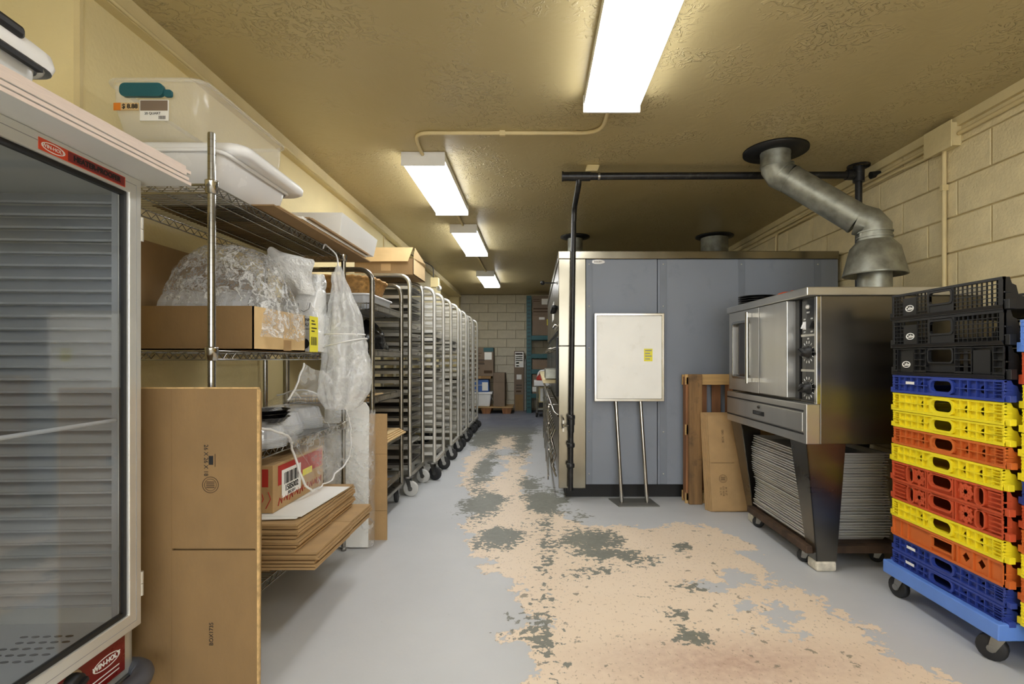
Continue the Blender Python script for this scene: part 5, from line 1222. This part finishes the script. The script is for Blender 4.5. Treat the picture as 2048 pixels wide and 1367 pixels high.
# ------------------------------------------------------------------ tall pan racks
rx0 = -1.60
ledge_cache = {}
def pan_rack(x1, y0, y1, zt, label, m, nled, wheel, pans, x0=rx0, rs=None, twist=0.):
    r = thing('pan_rack', label, 'rack', ((x0+x1)/2,(y0+y1)/2,0), 0, None)
    for y in (y0, y1): hoop(x0, x1, y, .165, zt, .0165, rad=.10).build('side_frame', m, r)
    key = (round(x1-x0,3), m.name)
    if key not in ledge_cache:
        L = x1-x0-.034; b = MB(); b.box(-L/2,L/2,-.0125,-.010,-.012,.014); b.box(-L/2,L/2,-.010,.028,-.012,-.0095)
        ledge_cache[key] = b.mesh('ledge', m)
    lm = ledge_cache[key]; zs = []
    dz = (zt-.10-.24)/(nled-1)
    o = wloc(r)
    for k in range(nled):
        z = .24+k*dz; zs.append(z)
        inst(lm, 'ledge', r, Vector(((x0+x1)/2, y0+.010, z))-o); inst(lm, 'ledge', r, Vector(((x0+x1)/2, y1-.010, z))-o, (0,0,PI))
    for x in (x0, x1):
        MB().bar((x,y0,.175),(x,y1,.175), .028, .03).build('base_rail', m, r)
    MB().bar((x0,y0,zt-.02),(x0,y1,zt-.02), .02).build('top_rail', m, r); MB().bar((x0+.12,y0,zt),(x0+.12,y1,zt), .02).build('top_rail', m, r); 
    for z in (.6, 1.2): MB().tube([(x0,y0,z),(x0,y1,z)], .007, 6).build('rear_stop', m, r)
    for i, (x, y) in enumerate(((x0+.05,y0+.01),(x0+.05,y1-.01),(x1-.02,y0+.01),(x1-.02,y1-.01))): caster(r, x, y, .165, .063, -1.57+((i*.9+y0*3) % 1.0-.5)*.7, M['rubber_white'] if wheel == 'white' else M['rubber'])
    W = y1-y0-.032; L = x1-x0-.04; rng = random.Random(int(y0*100))
    for lev, cnt, mm in pans:
        for c in range(cnt):
            key = (round(W,3), round(L,3), mm)
            if key not in pan_cache: pan_cache[key] = pan_mesh(L, W, .022, M[mm])
            ob = inst(pan_cache[key], 'sheet_pan', None, ((x0+x1)/2+rng.uniform(-.01,.012), (y0+y1)/2, zs[lev]-.0085+c*.0125), (0,0,rng.uniform(-.004,.004)))
            tag(ob, 'sheet pan lying in the '+label[:label.index(' pan rack')].replace('tall ','')+' pan rack', 'sheet pan', 'pans in the '+label[:label.index(' pan rack')])
    return r
pan_cache = {}
rng = random.Random(8)
p2 = [(k, rng.choice((2,2,3,1)), rng.choice(('pan_dark','pan_dark','pan_alu'))) for k in range(20)]
pan_rack(-1.02, 4.17, 4.645, 1.80, 'first tall pan rack behind the wire cart, crammed with dark pans', M['aluminium'], 20, 'white', p2)
p3 = [(k, rng.choice((1,2,1)), rng.choice(('pan_dark','pan_alu'))) for k in (9,10,11,12,13,14,15)]+[(0,1,'pan_alu')]
pan_rack(-.93, 4.735, 5.195, 1.775, 'second tall pan rack from the camera, half filled', M['alu_paint'], 20, 'black', p3, x0=-1.55)
pan_rack(-.93, 5.66, 6.18, 1.775, 'third tall pan rack from the camera, with a few pans', M['alu_paint'], 20, 'black', [(13,2,'pan_dark'),(14,2,'pan_dark'),(7,1,'pan_alu'),(5,1,'pan_alu')], x0=-1.55)
pan_rack(-.93, 6.42, 6.90, 1.76, 'fourth tall pan rack from the camera, nearly empty', M['alu_paint'], 20, 'black', [(9,1,'pan_alu'),(8,1,'pan_dark')], x0=-1.55)
pan_rack(-.94, 7.20, 7.68, 1.75, 'fifth tall pan rack from the camera, empty', M['alu_paint'], 20, 'black', [(6,1,'pan_alu')], x0=-1.55)
pan_rack(-.94, 7.84, 8.32, 1.74, 'sixth and farthest tall pan rack, empty', M['alu_paint'], 20, 'black', [], x0=-1.55)
# carton on the first rack
cb = thing('open_carton', 'large open carton with flap on top of the first pan rack', 'box', (-1.25,4.45,1.80))
zc0, zc1 = 1.820, 1.955
MB().box(-1.50,-1.01,4.26,4.70,zc0,zc0+.006).build('bottom', M['cardboard'], cb); MB().box(-1.50,-1.01,4.255,4.26,zc0,zc1).build('side', M['cardboard_dark'], cb)
MB().box(-1.50,-1.01,4.70,4.705,zc0,zc1).build('side', M['cardboard'], cb); MB().box(-1.50,-1.495,4.262,4.698,zc0,zc1).build('side', M['cardboard'], cb)
MB().hexa([(-1.015,4.255,zc0),(-1.01,4.255,zc0),(-1.01,4.705,zc0),(-1.015,4.705,zc0)],[(-1.015,4.255,zc1),(-1.01,4.255,zc1),(-1.01,4.705,zc1),(-1.015,4.705,zc1)]).build('side', M['cardboard_light'], cb)
MB().hexa([(-1.50,4.245,zc1),(-1.012,4.245,zc1),(-1.012,4.252,zc1+.002),(-1.50,4.252,zc1+.002)],[(-1.47,4.17,zc1+.075),(-1.06,4.16,zc1+.06),(-1.06,4.163,zc1+.064),(-1.47,4.173,zc1+.079)]).build('flap', M['cardboard_light'], cb) if False else MB().hexa([(-1.53,4.24,zc1-.03),(-1.05,4.23,zc1-.03),(-1.05,4.234,zc1-.028),(-1.53,4.244,zc1-.028)],[(-1.50,4.254,zc1+.09),(-1.013,4.254,zc1+.09),(-1.013,4.258,zc1+.09),(-1.50,4.258,zc1+.09)]).build('flap', M['cardboard_light'], cb)
MB().hexa([(-1.012,4.26,zc1),(-1.008,4.26,zc1),(-1.008,4.70,zc1),(-1.012,4.70,zc1)],[(-1.00,4.26,zc1+.085),(-.996,4.26,zc1+.085),(-.996,4.66,zc1+.02),(-1.00,4.66,zc1+.02)]).build('flap', M['cardboard_light'], cb)
MB().box(-1.28,-1.20,4.2535,4.255,zc0+.03,zc0+.09).build('tape', M['cardboard'], cb)
# ------------------------------------------------------------------ the far end: pallet load, long carton, teal racking
fp = thing('wooden_pallet', 'low wooden pallet by the back wall carrying cartons and buckets', 'pallet', (-.95,10.7,0))
for k in range(5): MB().box(-1.55,-.45,10.42+k*.13,10.42+k*.13+.12,.115,.14).build('deck_board', M['cardboard'], fp, bevel=.003)
for x in (-1.45,-1.0,-.58):
    for y in (10.43, 10.92): MB().hexa([(x-.075,y,0),(x+.085,y,0),(x+.085,y+.11,0),(x-.075,y+.11,0)],[(x-.10,y,.114),(x+.11,y,.114),(x+.11,y+.11,.114),(x-.10,y+.11,.114)]).build('block', M['wood_red'], fp)
def carton(name, label, x0, x1, y0, y1, z0, z1, m='cardboard_grey', cat='box', marks=()):
    r = thing(name, label, cat, ((x0+x1)/2,(y0+y1)/2,z0)); o = MB().box(x0,x1,y0,y1,z0,z1).build('body', M[m], r, bevel=.004)
    for a, b_, c, d, mm in marks: MB().box(x0+(x1-x0)*a,x0+(x1-x0)*b_,y0-.0015,y0,z0+(z1-z0)*c,z0+(z1-z0)*d).build('print', M[mm], r)
    MB().box((x0+x1)/2-.025,(x0+x1)/2+.025,y0-.001,y0,z0,z1).build('tape', M['cardboard'], r) if not marks else None
    return r
p0, p1 = at(945,805,10.6), at(978,752,10.6)
carton('carton', 'tall brown carton with teal tape and label, on the pallet load', -1.33, -.85, 10.46, 10.80, .765, 1.345, 'cardboard_grey', marks=((.58,1,.86,1,'rack_teal'),(.62,.93,.58,.84,'paper'),(0,.5,.80,.82,'print'),(0,.45,.70,.72,'print'),(0,.62,.55,.58,'print_black'),(0,.6,.48,.51,'print'),(0,.62,.42,.45,'print_black'),(0,.4,.25,.30,'print'),(.6,.95,.1,.2,'print')))
carton('carton', 'flat brown carton between the blue bin and the tall carton', -1.36, -.90, 10.45, 10.82, .71, .764, 'cardboard_dark')
wbk = thing('square_bucket', 'square white bucket with lid and wire handle on the pallet', 'bucket', (-1.12,10.62,.141))
MB().hexa([(-1.33,10.47,.141),(-.93,10.47,.141),(-.93,10.80,.141),(-1.33,10.80,.141)],[(-1.36,10.44,.42),(-.89,10.44,.42),(-.89,10.83,.42),(-1.36,10.83,.42)]).build('body', M['white_plastic'], wbk, bevel=.02)
MB().box(-1.38,-.87,10.43,10.84,.395,.44).build('lid', M['white_plastic'], wbk, bevel=.01); MB().tube(arc_path([(-.89,10.5,.33),(-.84,10.5,.25),(-.86,10.5,.16)],.05), .006, 6).build('handle', M['chrome'], wbk)
bb = thing('blue_bin', 'blue plastic bin with a white label on the white bucket', 'bin', (-1.1,10.62,.441))
MB().hexa([(-1.27,10.46,.441),(-.94,10.46,.441),(-.94,10.80,.441),(-1.27,10.80,.441)],[(-1.24,10.48,.70),(-.95,10.48,.70),(-.95,10.80,.70),(-1.24,10.80,.70)]).build('body', M['bucket_blue'], bb, bevel=.02)
MB().box(-1.08,-.96,10.45,10.459,.47,.64).build('label', M['paper'], bb); MB().tube([(-1.30,10.45,.58),(-1.08,10.45,.585)], .006, 6).build('handle', M['white_plastic'], bb)
carton('carton', 'plain brown carton standing on the pallet beside the white bucket', -.855, -.62, 10.50, 10.95, .141, .83, 'cardboard_grey', marks=((.02,.98,.72,.725,'print'),))
carton('tall_carton', 'tall narrow carton with white label leaning at the back wall', -.445, -.235, 10.90, 11.05, .0, 1.285, 'cardboard_grey', marks=((.08,.96,.73,.985,'paper'),(.15,.85,.94,.965,'red_print'),(.15,.85,.90,.915,'print_black'),(.15,.85,.87,.885,'print_black'),(.15,.85,.835,.85,'print_black'),(.2,.5,.79,.815,'print_black'),(.2,.5,.745,.765,'print_black'),(.25,.75,.53,.61,'paper'),(.2,.8,.43,.44,'print_black'),(.2,.8,.38,.39,'print_black'),(.2,.7,.32,.345,'print'),(.1,.9,.02,.28,'cardboard_dark')))
tag(MB().box(-.222,-.205,10.98,11.06,.0,1.12).build('white_batten', M['white_paint'], None, bevel=.003), 'thin white batten beside the tall narrow carton', 'board')
rk = thing('pallet_racking', 'teal steel racking with cartons at the back wall', 'rack', (.3,10.8,0))
pts = [at(1052,820,10.6), at(1063,820,10.6)]
for y in (10.55, 11.02):
    u = MB(); x0 = -.175; u.box(x0,x0+.10,y,y+.03,0,2.42); uo = u.build('upright', M['rack_teal'], rk, bevel=.004)
    for k in range(30): MB().box(x0+.025,x0+.04,y-.001,y,.1+k*.077,.1+k*.077+.035).build('slot', M['black'], uo) if y < 10.8 else None
    for k in range(30): MB().box(x0+.06,x0+.075,y-.001,y,.1+k*.077,.1+k*.077+.035).build('slot', M['black'], uo) if y < 10.8 else None
MB().box(-.175,-.075,10.58,11.02,.3,.33).build('brace', M['rack_teal'], rk); MB().box(-.175,-.075,10.58,11.02,1.5,1.53).build('brace', M['rack_teal'], rk)
MB().box(1.4,1.5,10.55,10.58,0,2.42).build('upright', M['rack_teal'], rk, bevel=.004); MB().box(1.4,1.5,11.02,11.05,0,2.42).build('upright', M['rack_teal'], rk, bevel=.004)
for z in (.40,.90,1.22,1.60):
    MB().box(-.075,1.40,10.555,10.585,z-.09,z).build('beam', M['rack_teal'], rk, bevel=.004); MB().box(-.075,1.40,11.02,11.05,z-.09,z).build('beam', M['rack_teal'], rk)
    MB().box(-.07,1.40,10.585,11.02,z-.02,z).build('shelf_board', M['rust'], rk)
RK = [(.401,.80,'lower carton with white label on the bottom level of the teal racking'),(.901,1.11,'carton on the second level of the teal racking'),(1.601,2.02,'carton with a yellow sticker on the top level of the teal racking'),(2.021,2.42,'topmost carton with white symbols in the teal racking')]
mk = [((0,.3,.1,.35,'paper'),),((.1,.85,.95,.99,'print_black'),(.15,.9,.3,.33,'cardboard_dark')),((.36,.66,.78,.9,'paper'),(.78,.94,.5,.8,'yellow_label')),((.05,.4,.8,.83,'print'),(.05,.4,.7,.73,'print'),(.5,.85,.55,.85,'paper'),(.05,.9,.3,.36,'print'),(.05,.9,.15,.2,'print'))]
for (z0_, z1_, lab), mm in zip(RK, mk): carton('carton', lab, -.055, .33, 10.58, 10.98, z0_, z1_, 'cardboard_grey', marks=mm)
sx = thing('utility_cart', 'small white-topped utility cart in front of the teal racking', 'cart', (.2,10.2,0))
MB().box(-.02,.62,9.75,10.35,.60,.70).build('top', M['white_plastic'], sx, bevel=.01); MB().box(.03,.57,9.8,10.3,.14,.17).build('bottom_shelf', M['galvanised'], sx, bevel=.004)
for x in (.04,.56):
    for y in (9.8, 10.3): MB().tube([(x,y,.10),(x,y,.60)], .014, 8).build('leg', M['chrome'], sx); caster(sx, x, y, .10, .04, .4)
dr_ = thing('equipment_box', 'small cream machine with window under the cart top', 'machine', (.25,10.05,.171)); MB().box(.07,.53,9.86,10.26,.171,.58).build('body', M['trim_paint'], dr_, bevel=.01); MB().box(.10,.40,9.855,9.86,.30,.55).build('panel', M['paper'], dr_); MB().box(.07,.53,9.856,9.86,.18,.28).build('vent', M['black'], dr_)
mc = thing('red_machine', 'red and white small machine on the utility cart', 'machine', (.2,10.05,.701)); MB().lathe([(0,.701),(.10,.701),(.105,.74),(.08,.79),(.02,.82),(0,.822)], (.13,10.05,0), 20).build('base', M['red_print'], mc); MB().tube(arc_path([(.05,10.05,.75),(.08,10.05,.88),(.25,10.05,.90),(.30,10.05,.72)], .06), .018, 8).build('arm', M['white_plastic'], mc)

meshify_text()
